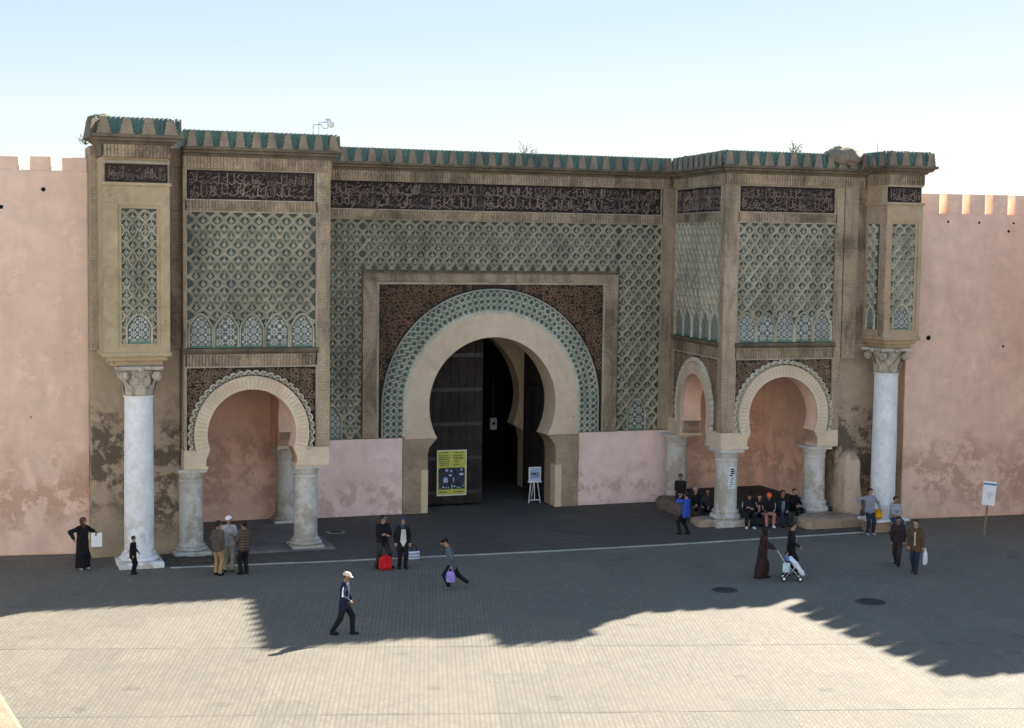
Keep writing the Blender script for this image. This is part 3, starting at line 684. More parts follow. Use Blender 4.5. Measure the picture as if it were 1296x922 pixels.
# ---- outer piers, each with a white column under its box ----------------------------------------
def pier(x0, x1, yf, yb, dz, zb, seed, left_face=False, right_face=True, pan=(-.14,.96)):
    F = fr(0, yf)
    obj('pier_box', MB().box(x0, x1, yf+.12, yb, zb+.45, 13.2+dz), M_tan, gate)
    pc = (pan[0]+pan[1])/2; ph = (pan[1]-pan[0])/2; z0 = zb+.72; z1 = 11.64
    # front framing around the recessed panel
    mb = MB(F); mb.box(x0, pan[0]-.12, -.12, 0, zb+.45, 12.36); mb.box(pan[1]+.12, x1, -.12, 0, zb+.45, 12.36); mb.box(pan[0]-.12, pan[1]+.12, -.12, 0, z1+.12, 12.36); mb.box(pan[0]-.12, pan[1]+.12, -.12, 0, zb+.45, z0-.1)
    obj('panel_surround', mb, M_tan, gate)
    fillets(F, pan[0], pan[1], z0, z1, .12, -.12, -.05, mat=M_tan)
    lattice(F, [(pan[0], pan[1], z0, z1)], [(pc, ph*.72, z0, z0+.95)], P=.40, L=.46, u_off=pc, v_off=z1)
    obj('string_course', MB(F).box(x0-.05, x1+.05, -.1, .07, 12.36, 12.47), M_tan, gate, bevel=.02)
    inscription(F, x0+.06, x1-.06, 12.48, 13.05, seed, fil=False)
    obj('fillet', MB(F).box(x0, x1, -.12, .015, 13.06, 13.16), M_fillet, gate)
    for i, (ins, za, zc_) in enumerate(((-.05, zb+.30, zb+.45), (.07, zb+.16, zb+.30), (.2, zb, zb+.16))):
        obj('corbel', MB().box(x0+ins, x1-ins, yf+ins, yb, za, zc_), M_tan, gate, bevel=.03)
    crown(F, x0, x1, dz, 1, 1, 4, seed, big=.06)
    Fl = fr(x0, yb, 0, -1); Fr = fr(x1, yf, 0, 1); L = abs(yf-yb)
    for ff, nm, c0, c1 in ((Fl, 'l', 0, 1), (Fr, 'r', 1, 0)):
        if nm == 'l' and not left_face:                                  # plain worn parapet on the outer flank of the left pier
            obj('cornice', MB(ff).sweep([(-.1,13.08+dz),(.05,13.08+dz),(.09,13.44+dz),(.30,13.62+dz),(.44,13.66+dz),(.44,13.75+dz),(.36,14.2+dz),(-.2,14.28+dz)], 0, L, 0, 0, 1), M_corn, gate)
            continue
        crown(ff, 0, L, dz, c0, c1, None, seed+5, big=.06)
    if left_face:
        # brick strips on the corners and a lattice panel on the flank
        obj('brick_strip', MB(Fl).box(L-.42, L, -.0, .03, zb+.45, 12.36), M_brick, gate)
        lattice(Fl, [(.35, L-.5, z0, z1)], [((L-.15)/2, (L-.85)/2*.8, z0, z0+.9)], P=.40, L=.46, u_off=.5, v_off=z1, rot=-math.pi/2, single=False).location = (-.14, 0, 0)
        inscription(Fl, .1, L-.02, 12.48, 13.05, seed+3, fil=False)
        obj('string_course', MB(Fl).box(0, L+.05, -.1, .07, 12.36, 12.47), M_tan, gate, bevel=.02)
pier(-.70, 1.38, -7.4, -5.5, .22, 6.58, 41)
pier(28.42, 30.0, -7.4, -5.9, .10, 6.86, 42, left_face=True, pan=(28.70, 29.72))
obj('pier_wall', MB().box(-.95, 1.98, -5.5, -3.6, 0, 6.98), M_earth, gate, bevel=.05)
obj('pier_wall', MB().box(-.93, 1.995, -5.52, -3.6, 6.98, 13.7), M_brickdk, gate)
obj('pier_wall', MB().box(27.38, 30.3, -5.9, -4.0, 0, 6.98), M_earth, gate, bevel=.05)
obj('pier_wall', MB().box(27.37, 30.2, -5.93, -4.0, 6.98, 13.7), M_brickdk, gate)
obj('brick_strip', MB().box(27.40, 28.0, -6.06, -5.9, 6.4, 13.1), M_brick, gate)
crown(fr(0, -6.0), 27.36, 28.3, 0, 0, 0, 2, 77)
column(.42, -6.95, .47, 6.58, M_marble, base_h=.46, cap_h=.92, plinth=.72, fancy=True)
column(28.95, -6.85, .47, 6.86, M_marble, base_h=.40, cap_h=.92, plinth=.66, fancy=True)

# ---- inside the arch: doors, second arch, dark hall -----------------------------------------------
obj('passage_wall', MB().box(11.4, 12.1, 1.2, 5, 0, 7.6), M_dark, gate)  # passage and hall surfaces are coloured near-black
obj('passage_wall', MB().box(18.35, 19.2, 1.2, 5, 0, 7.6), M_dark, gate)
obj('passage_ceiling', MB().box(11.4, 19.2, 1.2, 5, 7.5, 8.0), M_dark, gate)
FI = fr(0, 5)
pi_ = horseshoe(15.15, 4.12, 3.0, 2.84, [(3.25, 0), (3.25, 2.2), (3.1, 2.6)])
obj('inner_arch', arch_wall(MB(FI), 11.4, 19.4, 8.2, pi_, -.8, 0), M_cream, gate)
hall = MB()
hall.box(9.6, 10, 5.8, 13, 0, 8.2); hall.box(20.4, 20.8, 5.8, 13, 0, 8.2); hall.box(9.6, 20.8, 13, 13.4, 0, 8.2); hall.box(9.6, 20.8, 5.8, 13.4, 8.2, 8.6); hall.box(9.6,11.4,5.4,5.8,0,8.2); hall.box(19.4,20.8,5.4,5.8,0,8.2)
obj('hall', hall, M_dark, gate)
dr = obj('door_leaf', MB().box(12.35, 15.16, 1.30, 1.40, .10, 7.05), M_wood, gate)
for i in range(8):
    x = 12.36+.35*i; obj('plank', MB().box(x+.008, x+.342, 1.26, 1.30, .12, 7.0), M_wood, dr)
for z in (.5, 1.9, 3.3, 4.7, 6.1):
    b = MB().box(12.4, 15.12, 1.22, 1.26, z, z+.14)
    for i in range(13): b.ball((12.5+.21*i, 1.215, z+.07), .035, 6, 4)
    obj('iron_strap', b, M_iron, dr)
dr2 = obj('door_leaf', MB().box(17.86, 17.96, 1.25, 3.55, .10, 7.05), M_wood, gate)
for i in range(6):
    y = 1.27+.378*i; obj('plank', MB().box(17.83, 17.86, y+.008, y+.37, .12, 7.0), M_wood, dr2)
for z in (.5, 1.9, 3.3, 4.7): obj('iron_strap', MB().box(17.80, 17.83, 1.3, 3.5, z, z+.14), M_iron, dr2)
lamp = thing('junction_box', 'small grey box on a cable inside the dark gate passage', 'box', (16.5, 4.0, 2.75))
obj('housing', MB().box(16.45, 16.75, 3.95, 4.15, 2.75, 3.25), simple('box_grey', (.30,.29,.28)), lamp, bevel=.02)
obj('round_hole_shade', MB(fr(0,3.947)).prism([(16.6+.07*math.cos(t*.6), 3.02+.07*math.sin(t*.6)) for t in range(10)], 0, .004), M_holeshade, lamp)  # black disc on the face, the hole's shade painted in
obj('cable', MB().tube([(16.6,4.05,3.25),(16.6,4.05,5.2),(16.6,4.05,7.55)], .012), M_iron, lamp)
# ================================================================== setting
from mathutils import noise as mnoise
sq = obj('square_paving', MB().add([(-900,-900,0),(900,-900,0),(900,900,0),(-900,900,0)], [(0,1,2,3)]), M_pave); sq['kind'] = 'structure'
for (ax, ay) in ((2.34,-18.62), (.49,-24.26)):                            # drainage joints across the square
    dx, dy = 13.38, -3.83; l = math.hypot(dx, dy); F = fr(ax, ay, dx, dy)
    obj('paving_joint', MB(F).add([(-14,-.018,.004),(34,-.018,.004),(34,.018,.004),(-14,.018,.004)], [(0,1,2,3)]), simple('joint_sand', (.12,.11,.095), .9, .5, 1.2), sq)
kl = [(-.9,-7.45),(1.3,-7.72),(6.4,-8.2),(14.35,-8.66),(20.,-8.75),(27.,-8.6),(28.9,-8.35)]
fc = obj('forecourt', MB().add([(x,y,.004) for x, y in kl[1:]]+[(28.9,13,.004),(1.3,13,.004)], [tuple(range(len(kl)+1))]), M_fore); fc['kind'] = 'structure'
seg = []                                                                  # kerb stones end to end along the line
for (a, b) in zip(kl[1:], kl[2:]):
    n = max(1, round(math.dist(a, b)/1.0))
    for i in range(n): seg.append(((a[0]+(b[0]-a[0])*i/n, a[1]+(b[1]-a[1])*i/n), (a[0]+(b[0]-a[0])*(i+1)/n, a[1]+(b[1]-a[1])*(i+1)/n)))
rnd = random.Random(9)
for a, b in seg:
    F = fr(*a, b[0]-a[0], b[1]-a[1]); L = math.dist(a, b)
    obj('kerb_stone', MB(F).box(.008, L-.008, -.05, .07, 0, .03+rnd.uniform(-.006,.006)), M_kerb, fc)
lf = obj('loggia_floor', MB().box(1.98, 7.2, -6.15, -.0, 0, .07), M_stone); lf['kind'] = 'structure'
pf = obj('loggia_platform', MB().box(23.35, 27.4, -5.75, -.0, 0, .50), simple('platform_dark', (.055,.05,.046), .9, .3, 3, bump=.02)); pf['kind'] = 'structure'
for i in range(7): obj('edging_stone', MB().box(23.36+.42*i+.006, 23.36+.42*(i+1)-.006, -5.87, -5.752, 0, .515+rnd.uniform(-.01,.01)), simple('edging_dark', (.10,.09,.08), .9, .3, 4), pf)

# ---- city walls
def rampart(name, label, F, u0, u1, thick, zb, zt, gaps, holes, group=None):
    t = thing(name, label, 'wall', F(u1 if u0 < -5 else u0, 0, 0))
    obj('wall_body', MB(F).box(u0, u1, -thick, 0, 0, zb), M_pink, t, bevel=.04)
    edges = [u0]+[e for g in gaps for e in g]+[u1]; rnd = random.Random(len(gaps))
    for a, b in zip(edges[::2], edges[1::2]):
        if b-a < .05: continue
        h = rnd.uniform(-.02,.02)
        obj('merlon', MB(F).box(a, b, -.55, -.002, zb-.02, zt+h), M_pink, t, bevel=.05)
    for u, z, r in holes:
        obj('putlog_hole_shade', MB(F).prism([(u+r*math.cos(.5*q)*(1+.2*math.sin(q*2.3)), z+r*math.sin(.5*q)) for q in range(12)], -.05, .004), M_holeshade, t)  # flat black discs; the shade inside the holes is in their colour
    return t
ul = math.hypot(1, .148)
FLW = fr(-.93, -4.62, 1, -.148); X2u = lambda x: (x+.93)*ul
gl = [(X2u(-3.08-.97*i-.02), X2u(-2.76-.97*i)) for i in range(24, -1, -1)]+[(X2u(-2.08), X2u(-1.75))]
rampart('city_wall', 'pink plastered city wall with merlons left of the gate', FLW, -30, 0, 1.6, 12.90, 13.36, gl, [(X2u(-2.34), 12.27, .075), (X2u(-3.67), 11.67, .07)])
FRW = fr(30.0, -6.58, 1, -.08); Y2 = lambda x: (x-30.0)*math.hypot(1,.08)
gr = [(Y2(31.28+1.015*i), Y2(31.60+1.015*i)) for i in range(0, 5)]
rampart('city_wall', 'pink plastered city wall with narrow crenel slits right of the gate', FRW, 0, 5.6, 1.6, 12.10, 12.88, gr,
        [(Y2(31.67),11.78,.05),(Y2(33.05),11.77,.05),(Y2(34.6),11.77,.045),(Y2(34.39),11.45,.06),(Y2(30.97),7.21,.10),(Y2(34.33),6.86,.05)])

# ---- the wall turns a corner just beyond the right edge: a crenellated tower that throws the stepped shadow
tw = thing('rampart_tower', 'pink crenellated wall tower standing just beyond the right edge', 'tower', (42, -11, 0))
obj('tower_body', MB().box(35.62, 50, -15.4, -5.0, 0, 12.1), M_pink, tw, bevel=.05)
def teeth(F, L, per=1.03, duty=.68):
    n = round(L/per)
    for i in range(n): obj('merlon', MB(F).box(i*L/n, i*L/n+L/n*duty, -.55, 0, 12.09, 12.88), M_pink, tw, bevel=.04)
teeth(fr(35.62, -7.3, 0, -1), 8.1); teeth(fr(36.3, -15.4, 1, 0), 13.5)

# ---- roof edge of the cafe below the photographer
tr = thing('cafe_roof', 'sunlit terracotta roof edge in the bottom left corner', 'roof', (-8, -50, 0))
obj('roof_wall', MB(lambda x, d, y: (x, y, d)).prism([(-10.5,-57), (-4.3,-57), (-5.5,-47.05), (-10.5,-47.05)], 0, 7.25), M_pink, tr)
M_terra = plaster('terracotta_screed', (.30,.215,.145), (.20,.135,.09), base_stain=False, amt=.5, scale=1.6)
obj('roof_deck', MB(lambda x, d, y: (x, y, d)).prism([(-10.6,-57.1), (-4.16,-57.1), (-5.38,-46.9), (-10.6,-46.9)], 7.25, 7.5), M_terra, tr, bevel=.04)

# ---- invented cream houses out of view, added to bounce sunlight onto the gate
M_bouncehouse = plaster('bounce_house_cream', (.78,.77,.74), (.55,.46,.34), base_stain=False, amt=.25); M_pane = simple('pane_dark', (.03,.035,.04), .15, .2, 3, .5); M_shut = simple('shutter_green', (.05,.14,.09), .6)
def house(F, wd, ht, rnd, loc, where):
    hs_ = thing('house', 'added sun-bouncing cream house with green shutters '+where, 'house', loc, group='added houses round the square out of view')
    obj('wall', MB(F).box(0, wd-.05, -10, 0, 0, ht), M_bouncehouse, hs_); obj('parapet', MB(F).box(0, wd-.05, -.3, .12, ht, ht+.5), M_bouncehouse, hs_)
    n = int(wd/3.4)
    for i in range(n):
        for fl_ in range(1, int(ht/3.6)):
            u = (i+.5)*wd/n; z = 1.0+3.5*fl_; wn = obj('window', MB(F).box(u-.5, u+.5, -.02, .03, z, z+1.5), M_pane, hs_)
            for s_ in (-1, 1): obj('shutter', MB(F).box(*sorted((u+s_*.52, u+s_*1.0)), .0, .06, z-.03, z+1.53), M_shut, wn)
    obj('shop_front', MB(F).box(1.5, wd-1.5, .0, .05, 0, 2.6), M_pane, hs_)
rnd = random.Random(77); hx = -62.
while hx < 70:
    wd = rnd.uniform(11, 17); ht = rnd.uniform(13, 18); yf = -63-rnd.uniform(0, 1.5)
    if hx < -4 < hx+wd or hx < -13 < hx+wd: yf = -66
    house(lambda u, d, v, hx=hx, yf=yf: (hx+u, yf+d, v), wd, ht, rnd, (hx+wd/2, yf-5, 0), 'across the square, behind the photographer'); hx += wd
hy = -60.
while hy < -14:
    wd = rnd.uniform(10, 14); ht = rnd.uniform(12, 16); xf = -25-rnd.uniform(0, 1.5)
    house(lambda u, d, v, hy=hy, xf=xf: (xf+d, hy+u, v), wd, ht, rnd, (xf-5, hy+wd/2, 0), 'on the left side of the square'); hy += wd

# ---- rough masonry round the right-hand column
def lumpy(name, label, cat, c, size, seed, amp=.10, mat=None, power=.7, nu=30, nv=18):
    mb = MB().ball((0,0,0), 1, nu, nv); V = []
    for x, y, z in mb.v:
        f = lambda q: math.copysign(abs(q)**power, q)
        p = Vector((f(x)*size[0], f(y)*size[1], f(z)*size[2])); n = mnoise.noise(p*2.2+Vector((seed,0,0)))+.5*mnoise.noise(p*6+Vector((0,seed,0)))
        p += Vector((x,y,z))*amp*n; V.append((p.x+c[0], p.y+c[1], max(.0, p.z+c[2])))
    mb.v = V; o = obj(name, mb, mat or M_rough, None, smooth=True)
    return tag(o, label, cat)
lumpy('stone_buttress', 'rough rounded pinkish masonry buttress beside the right loggia column', 'buttress', (27.85,-6.15,.9), (.42,.36,1.85), 3, .10, plaster('buttress_plaster', (.56,.42,.32), (.26,.19,.13), base_stain=False, amt=.8, scale=1.2), power=.5)
lumpy('masonry_step', 'low worn lump of rough masonry below the right loggia', 'masonry', (26.6,-6.75,.02), (1.35,.8,.36), 8, .10, power=.35)
lumpy('masonry_step', 'small rough masonry block below the corner column with the flyer', 'masonry', (22.05,-5.5,.0), (.6,.5,.30), 5, .06, power=.35)
lumpy('masonry_step', 'broken earth and stones at the foot of the left pier', 'masonry', (2.1,-6.95,-.02), (1.3,.45,.16), 15, .12, simple('earth_dark', (.06,.05,.042), .95, .4, 7, bump=.03))
lumpy('masonry_step', 'dark stone ledge against the wall beside the back column', 'masonry', (22.3,-2.6,.0), (.5,1.5,.5), 25, .07, simple('ledge_dark', (.16,.12,.10), .95, .4, 5, bump=.03), power=.3)
bn = thing('stone_bench', 'rough stone bench with a pale marble slab by the right column', 'bench', (27.7,-8.2,0))
obj('bench_block', MB().box(27.2, 28.5, -8.95, -8.1, 0, .42), M_rough, bn, bevel=.05)
obj('bench_slab', MB().box(27.1, 28.75, -9.05, -8.0, .42, .51), M_marble, bn, bevel=.02)

# ---- manhole covers and a drain
def manhole(label, x, y, r):
    t = thing('manhole_cover', label, 'manhole', (x, y, 0), group='manhole covers in the square')
    obj('rim', MB().lathe([(r*.82,.004),(r*.84,.016),(r*1.02,.016),(r*1.04,.004)], (x, y, 0), 32), simple('cast_iron_rim', (.05,.05,.05), .8), t)
    lid = MB().lathe([(.01,.010),(r*.8,.010),(r*.8,.004)], (x, y, 0), 32)
    for i in range(-3, 4):
        h = math.sqrt(max(0, (r*.72)**2-(i*r*.2)**2)); lid.box(x-h, x+h, y+i*r*.2-.02, y+i*r*.2+.02, .010, .018)
    obj('lid', lid, simple('cast_iron', (.035,.035,.037), .8, .3, 8), t)
manhole('iron manhole cover in the shadow, the one nearer the gate', 17.2, -15.94, .40)
manhole('iron manhole cover in the shadow, the one nearer the right edge', 20.7, -18.7, .44)
dp = thing('drain_cover', 'small pale drain plate in the dark forecourt left of the arch', 'drain cover', (7.97,-3.07,0))
obj('frame', MB().box(7.67, 8.27, -3.32, -2.82, .004, .014), M_kerb, dp); obj('plate', MB().box(7.72, 8.22, -3.27, -2.87, .0145, .02), M_asph, dp)

# ---- lettering
def text_mesh(s, size, F, u, v, d, mat, parent, name='lettering', bold=0.):
    cu = bpy.data.curves.new('t', 'FONT'); cu.body = s; cu.size = size; cu.align_x = 'CENTER'; cu.offset = bold
    to = bpy.data.objects.new('t', cu); sc.collection.objects.link(to); dg = bpy.context.evaluated_depsgraph_get()
    me = bpy.data.meshes.new_from_object(to.evaluated_get(dg)); bpy.data.objects.remove(to)
    for q in me.vertices: q.co = Vector(F(u+q.co.x, d, v+q.co.y))
    me.materials.clear(); me.materials.append(mat); me.name = name
    return link(bpy.data.objects.new(name, me), parent)
M_white = simple('white_paint', (.78,.80,.83), .5, .04); M_ink = simple('ink_navy', (.02,.025,.06), .6); M_yel = simple('banner_yellow_green', (.50,.52,.09), .6, .12, 3)
M_photo = simple('photo_dark', (.03,.03,.05), .5, .6, 9); M_sky = simple('print_pale_blue', (.35,.50,.72), .5, .2, 7)

bn = thing('banner', 'yellow green banner with a dark photograph hanging on the closed door', 'banner', (13.82,1.17,.46)); FB = fr(0, 1.172)
obj('sheet', MB(FB).box(13.19, 14.45, 0, .006, .46, 2.32), M_white, bn); obj('printed_field', MB(FB).box(13.22, 14.42, .006, .009, .50, 2.29), M_yel, bn)
rr_ = [(13.82+sx*.47+.09*math.cos(a), 1.26+sz*.25+.09*math.sin(a)) for sx, sz, a0 in ((1,1,0),(-1,1,math.pi/2),(-1,-1,math.pi),(1,-1,math.pi*1.5)) for a in [a0+math.pi/8*i for i in range(5)]]
ph = obj('photograph', MB(FB).prism(rr_, .009, .012), M_photo, bn)
mb = MB(FB)
mb.prism([(13.46,1.0),(13.66,1.0),(13.66,1.12),(13.62,1.2),(13.56,1.23),(13.49,1.19),(13.46,1.12)], .012, .014); mb.box(13.88,13.92,1.02,1.02,.012,.014) if False else None
mb.box(14.14,14.32,.012,.014,1.28,1.37); mb.box(13.88,13.92,.012,.014,1.0,1.2); mb.box(13.7,13.82,.012,.014,1.25,1.33); mb.box(14.2,14.26,.012,.014,1.46,1.56); mb.box(13.55,13.66,.012,.014,1.45,1.55); mb.box(13.76,13.84,.012,.014,1.42,1.5)
obj('photo_detail', mb, M_sky, ph, kind='stuff')
rnd = random.Random(4); mb = MB(FB)
for i in range(2): mb.box(13.27+.57*i, 13.81+.57*i, .009, .012, .72, .92)
obj('photo_strip', mb, M_photo, bn); mb = MB(FB)
for i in range(9): x = 13.3+.12*i+rnd.uniform(0,.03); z = rnd.uniform(.75,.83); mb.box(x, x+rnd.uniform(.03,.08), .012, .014, z, z+rnd.uniform(.03,.07))
obj('strip_detail', mb, M_sky, bn, kind='stuff'); mb = MB(FB)
for j, z in enumerate((2.2, 2.08, 2.0, 1.94, 1.86, 1.78, 1.70, .585)):     # lines of unreadable small print
    for x0, x1 in ((13.27, 13.74), (13.88, 14.37)):
        x = x0+rnd.uniform(0,.06); e = x1-rnd.uniform(0,.12)
        if j in (4, 5, 6) and x0 > 13.8: e -= .2
        while x < e: q = rnd.uniform(.03,.09); mb.box(x, min(x+q, e), .009, .0115, z, z+(.035 if j != 7 else .045)); x += q+.02
obj('print', mb, M_ink, bn, kind='stuff')

es = thing('easel_sign', 'white easel with a small pale blue poster inside the gate', 'sign', (17.43,1.1,0)); FE = fr(0, 1.12)
leg = MB()
for s in (-1, 1): leg = MB().tube([(17.43+s*.26,1.14,0),(17.43+s*.14,1.2,.90)], .022); obj('leg', leg, M_white, es)
obj('leg', MB().tube([(17.43,1.14,.12),(17.43,1.2,.90)], .02), M_white, es); obj('leg', MB().tube([(17.43,1.55,.0),(17.43,1.22,.95)], .018), M_white, es)
obj('crossbar', MB(FE).box(17.2, 17.66, -.04, -.02, .10, .14), M_white, es); obj('tray', MB(FE).box(17.13, 17.73, -.06, .04, .86, .90), M_white, es)
bd = obj('board', MB(FE).box(17.16, 17.70, -.03, -.01, .90, 1.50), M_white, es); obj('poster', MB(FE).box(17.20, 17.66, -.01, -.006, .93, 1.45), simple('poster_blue', (.42,.55,.80), .5, .08), bd)
text_mesh('PMC', .20, FE, 17.43, 1.14, -.003, M_ink, bd, bold=.006); obj('print_line', MB(FE).box(17.25, 17.61, -.006, -.003, 1.07, 1.10), M_ink, bd)

sg = thing('information_sign', 'white information board with blue top stripe on a leaning wooden post', 'sign', (31.08,-10.44,0)); FG = fr(31.22, -10.36, .93, -.36)
obj('post', MB().tube([(31.06,-10.44,0),(31.13,-10.41,.6),(31.22,-10.36,1.25)], [.045,.04,.04], 8), simple('post_wood', (.22,.17,.12), .9, .3, 8), sg)
tl = lambda u, d, v: FG(u+(v-1.1)*.08, d, v-u*.10)
pn = obj('board', MB(tl).box(-.24, .24, .02, .05, 1.14, 2.04), M_white, sg); obj('stripe', MB(tl).box(-.24, .24, .05, .053, 1.90, 1.97), simple('sign_blue', (.04,.22,.42), .5, .05), pn)
mb = MB(tl); rnd = random.Random(2)
for i, z in enumerate((1.60, 1.52, 1.46, 1.40)): q = rnd.uniform(.05,.13); mb.box(.02-q, .02+q, .05, .0525, z, z+.022)
obj('print', mb, simple('print_grey', (.35,.35,.45)), pn, kind='stuff')

# ---- things on the roof edge
fl = thing('floodlight', 'white floodlight on a bent pipe above the left bastion', 'floodlight', (6.5,-5.9,14.2))
obj('pipe_frame', MB().tube([(6.40,-5.95,14.2),(6.40,-5.95,14.62),(6.68,-5.95,14.66)], .018).tube([(6.60,-5.95,14.2),(6.60,-5.95,14.72),(6.86,-5.95,14.74)], .018), M_steel, fl)
obj('lamp_head', MB().lathe([(.03,-.14),(.10,-.12),(.15,-.02),(.15,.06),(.09,.13),(.03,.15)], (7.02,-5.95,14.70), 16), M_white, fl, smooth='auto')
obj('cable', MB().tube([(6.68,-5.95,14.66),(6.76,-5.95,14.52),(6.88,-5.95,14.52),(6.95,-5.95,14.62)], .010), M_iron, fl); obj('bracket', MB().box(6.84, 7.0, -5.98, -5.92, 14.80, 14.86), M_steel, fl)
def shrub(label, c, h, n, spread, leaves, seed, lm):
    rnd = random.Random(seed); t = thing('wall_shrub', label, 'shrub', c); st = MB(); lf = MB()
    for i in range(n):
        p = Vector(c); d = Vector((rnd.uniform(-1,1)*spread, rnd.uniform(-.5,.5)*spread, 1)).normalized(); pts = [tuple(p)]
        for k in range(4):
            d = (d+Vector((rnd.uniform(-.5,.5), rnd.uniform(-.4,.4), rnd.uniform(-.2,.3)))).normalized(); p = p+d*h/4*rnd.uniform(.7,1.2); pts.append(tuple(p))
            for _ in range(leaves):
                q = p+Vector((rnd.gauss(0,.06), rnd.gauss(0,.06), rnd.gauss(0,.05))); a = rnd.uniform(0,6.28); b = rnd.uniform(-1,1); s = rnd.uniform(.02,.045)
                e1 = Vector((math.cos(a), math.sin(a), b)).normalized()*s; e2 = Vector((-math.sin(a), math.cos(a), rnd.uniform(-1,1))).normalized()*s*.5
                lf.add([tuple(q-e1), tuple(q+e2), tuple(q+e1), tuple(q-e2)], [(0,1,2,3)])
        st.tube(pts, [.014,.011,.009,.007,.004], 5)
    obj('stems', st, simple('twig', (.10,.08,.055)), t)
    if lf.f: obj('foliage', lf, lm, t, kind='stuff')
M_leaf = simple('leaf_green', (.06,.10,.03), .6, .4, 20); M_leafd = simple('leaf_dry', (.13,.11,.05), .7, .4, 20)
shrub('sparse dry shrub growing behind the merlons above the big arch', (16.5,.35,14.1), .62, 12, 1.3, 3, 1, M_leafd)
shrub('small green weed on the right bastion roof edge', (25.14,-5.9,14.15), .5, 8, .9, 9, 2, M_leaf)
shrub('tiny weed at the roof gap beside the left pier', (1.72,-6.2,14.0), .42, 3, .9, 2, 3, M_leafd)
shrub('dry weed hanging off the left end of the gate cornice', (-1.1,-5.9,13.7), .35, 6, 1.5, 5, 4, M_leafd)
lumpy('roof_mound', 'rounded lump of old masonry on the right bastion roof', 'masonry', (27.3,-5.95,14.22), (.72,.5,.36), 12, .20, M_merlon, power=.6)
lumpy('roof_mound', 'small broken end of masonry on top of the left pier', 'masonry', (-.80,-6.9,14.2), (.36,.4,.38), 31, .14, M_corn, power=.5)
at = tag(obj('roof_antenna', MB().tube([(28.4,-6.6,14.1),(28.4,-6.6,14.75)], .015), M_steel), 'thin metal rod standing on the right pier roof', 'rod')
# ================================================================== people
def snets(fn, lo, hi, h):
    """surface nets on a numpy distance field"""
    lo = np.array(lo); hi = np.array(hi); n = np.maximum(4, np.ceil((hi-lo)/h).astype(int)+1)
    ax = [lo[i]+h*np.arange(n[i]) for i in range(3)]
    X, Y, Z = np.meshgrid(*ax, indexing='ij'); P = np.stack([X, Y, Z], -1).astype(np.float32)
    D = fn(P); S = D < 0
    c = np.zeros(tuple(n-1), int)
    for i in (0, 1):
        for j in (0, 1):
            for k in (0, 1): c += S[i:n[0]-1+i, j:n[1]-1+j, k:n[2]-1+k]
    idx = np.argwhere((c > 0) & (c < 8))
    if len(idx) == 0: return np.zeros((0,3)), []
    acc = np.zeros((len(idx), 3)); cnt = np.zeros(len(idx)); cor = np.array([(i,j,k) for i in (0,1) for j in (0,1) for k in (0,1)])
    for a in range(8):
        for b in range(a+1, 8):
            if abs(cor[a]-cor[b]).sum() != 1: continue
            A = idx+cor[a]; B = idx+cor[b]; da = D[tuple(A.T)]; db = D[tuple(B.T)]; m_ = (da < 0) != (db < 0)
            t = np.where(m_, da/np.where(m_, da-db, 1), 0)[:, None]
            acc += np.where(m_[:, None], A+(B-A)*t, 0); cnt += m_
    V = lo+acc/cnt[:, None]*h
    vid = -np.ones(tuple(n-1), int); vid[tuple(idx.T)] = np.arange(len(idx)); F = []
    for d in range(3):
        e1, e2 = [(1,2),(2,0),(0,1)][d]; sl0 = [slice(None)]*3; sl1 = [slice(None)]*3; sl0[d] = slice(0, n[d]-1); sl1[d] = slice(1, n[d])
        E = np.argwhere(S[tuple(sl0)] != S[tuple(sl1)]); E = E[(E[:, e1] > 0) & (E[:, e2] > 0) & (E[:, e1] < n[e1]-1) & (E[:, e2] < n[e2]-1)]
        u1 = np.zeros(3, int); u1[e1] = 1; u2_ = np.zeros(3, int); u2_[e2] = 1
        q = np.stack([vid[tuple((E-u1-u2_).T)], vid[tuple((E-u2_).T)], vid[tuple(E.T)], vid[tuple((E-u1).T)]], 1)
        fl = ~S[tuple(E.T)]; q[fl] = q[fl][:, ::-1]; F.append(q)
    return V, np.concatenate(F)
def cone(P, a, b, ra, rb):
    a = np.array(a, np.float32); b = np.array(b, np.float32); ba = b-a; l2 = float(ba@ba)+1e-9
    t = np.clip(((P-a)@ba)/l2, 0, 1); return np.linalg.norm(P-a-t[..., None]*ba, axis=-1)-(ra+(rb-ra)*t)
def smin(a, b, k):
    h = np.clip(.5+.5*(b-a)/k, 0, 1); return b+(a-b)*h-k*h*(1-h)
def field(cones, k=.035, cut=None):
    def fn(P):
        d = None
        for c in cones:
            e = cone(P, *c); d = e if d is None else smin(d, e, k)
        if cut: d = cut(P, d)
        return d
    return fn
def bounds(cones, pad=.05):
    lo = np.full(3, 1e9); hi = -lo
    for a, b, ra, rb in cones:
        for p, r in ((a, ra), (b, rb)): p = np.array(p); lo = np.minimum(lo, p-r); hi = np.maximum(hi, p+r)
    return lo-pad, hi+pad
def np_obj(name, V, F, mats, parent, extra=None):
    vs = [tuple(map(float, v)) for v in V]; fs = [tuple(map(int, f)) for f in F]
    if extra: b = len(vs); vs += extra.v; fs += [tuple(b+i for i in f) for f in extra.f]
    me = bpy.data.meshes.new(name); me.from_pydata(vs, [], fs); me.polygons.foreach_set('use_smooth', [True]*len(fs))
    for q in (mats if isinstance(mats, (list, tuple)) else [mats]): me.materials.append(q)
    me.update(); o = bpy.data.objects.new(name, me); return link(o, parent)
def sdf_obj(name, cones, mat, parent, h=.02, k=.035, cut=None, extra=None, pad=.05):
    V, F = snets(field(cones, k, cut), *bounds(cones, pad), h); return np_obj(name, V, F, mat, parent, extra)
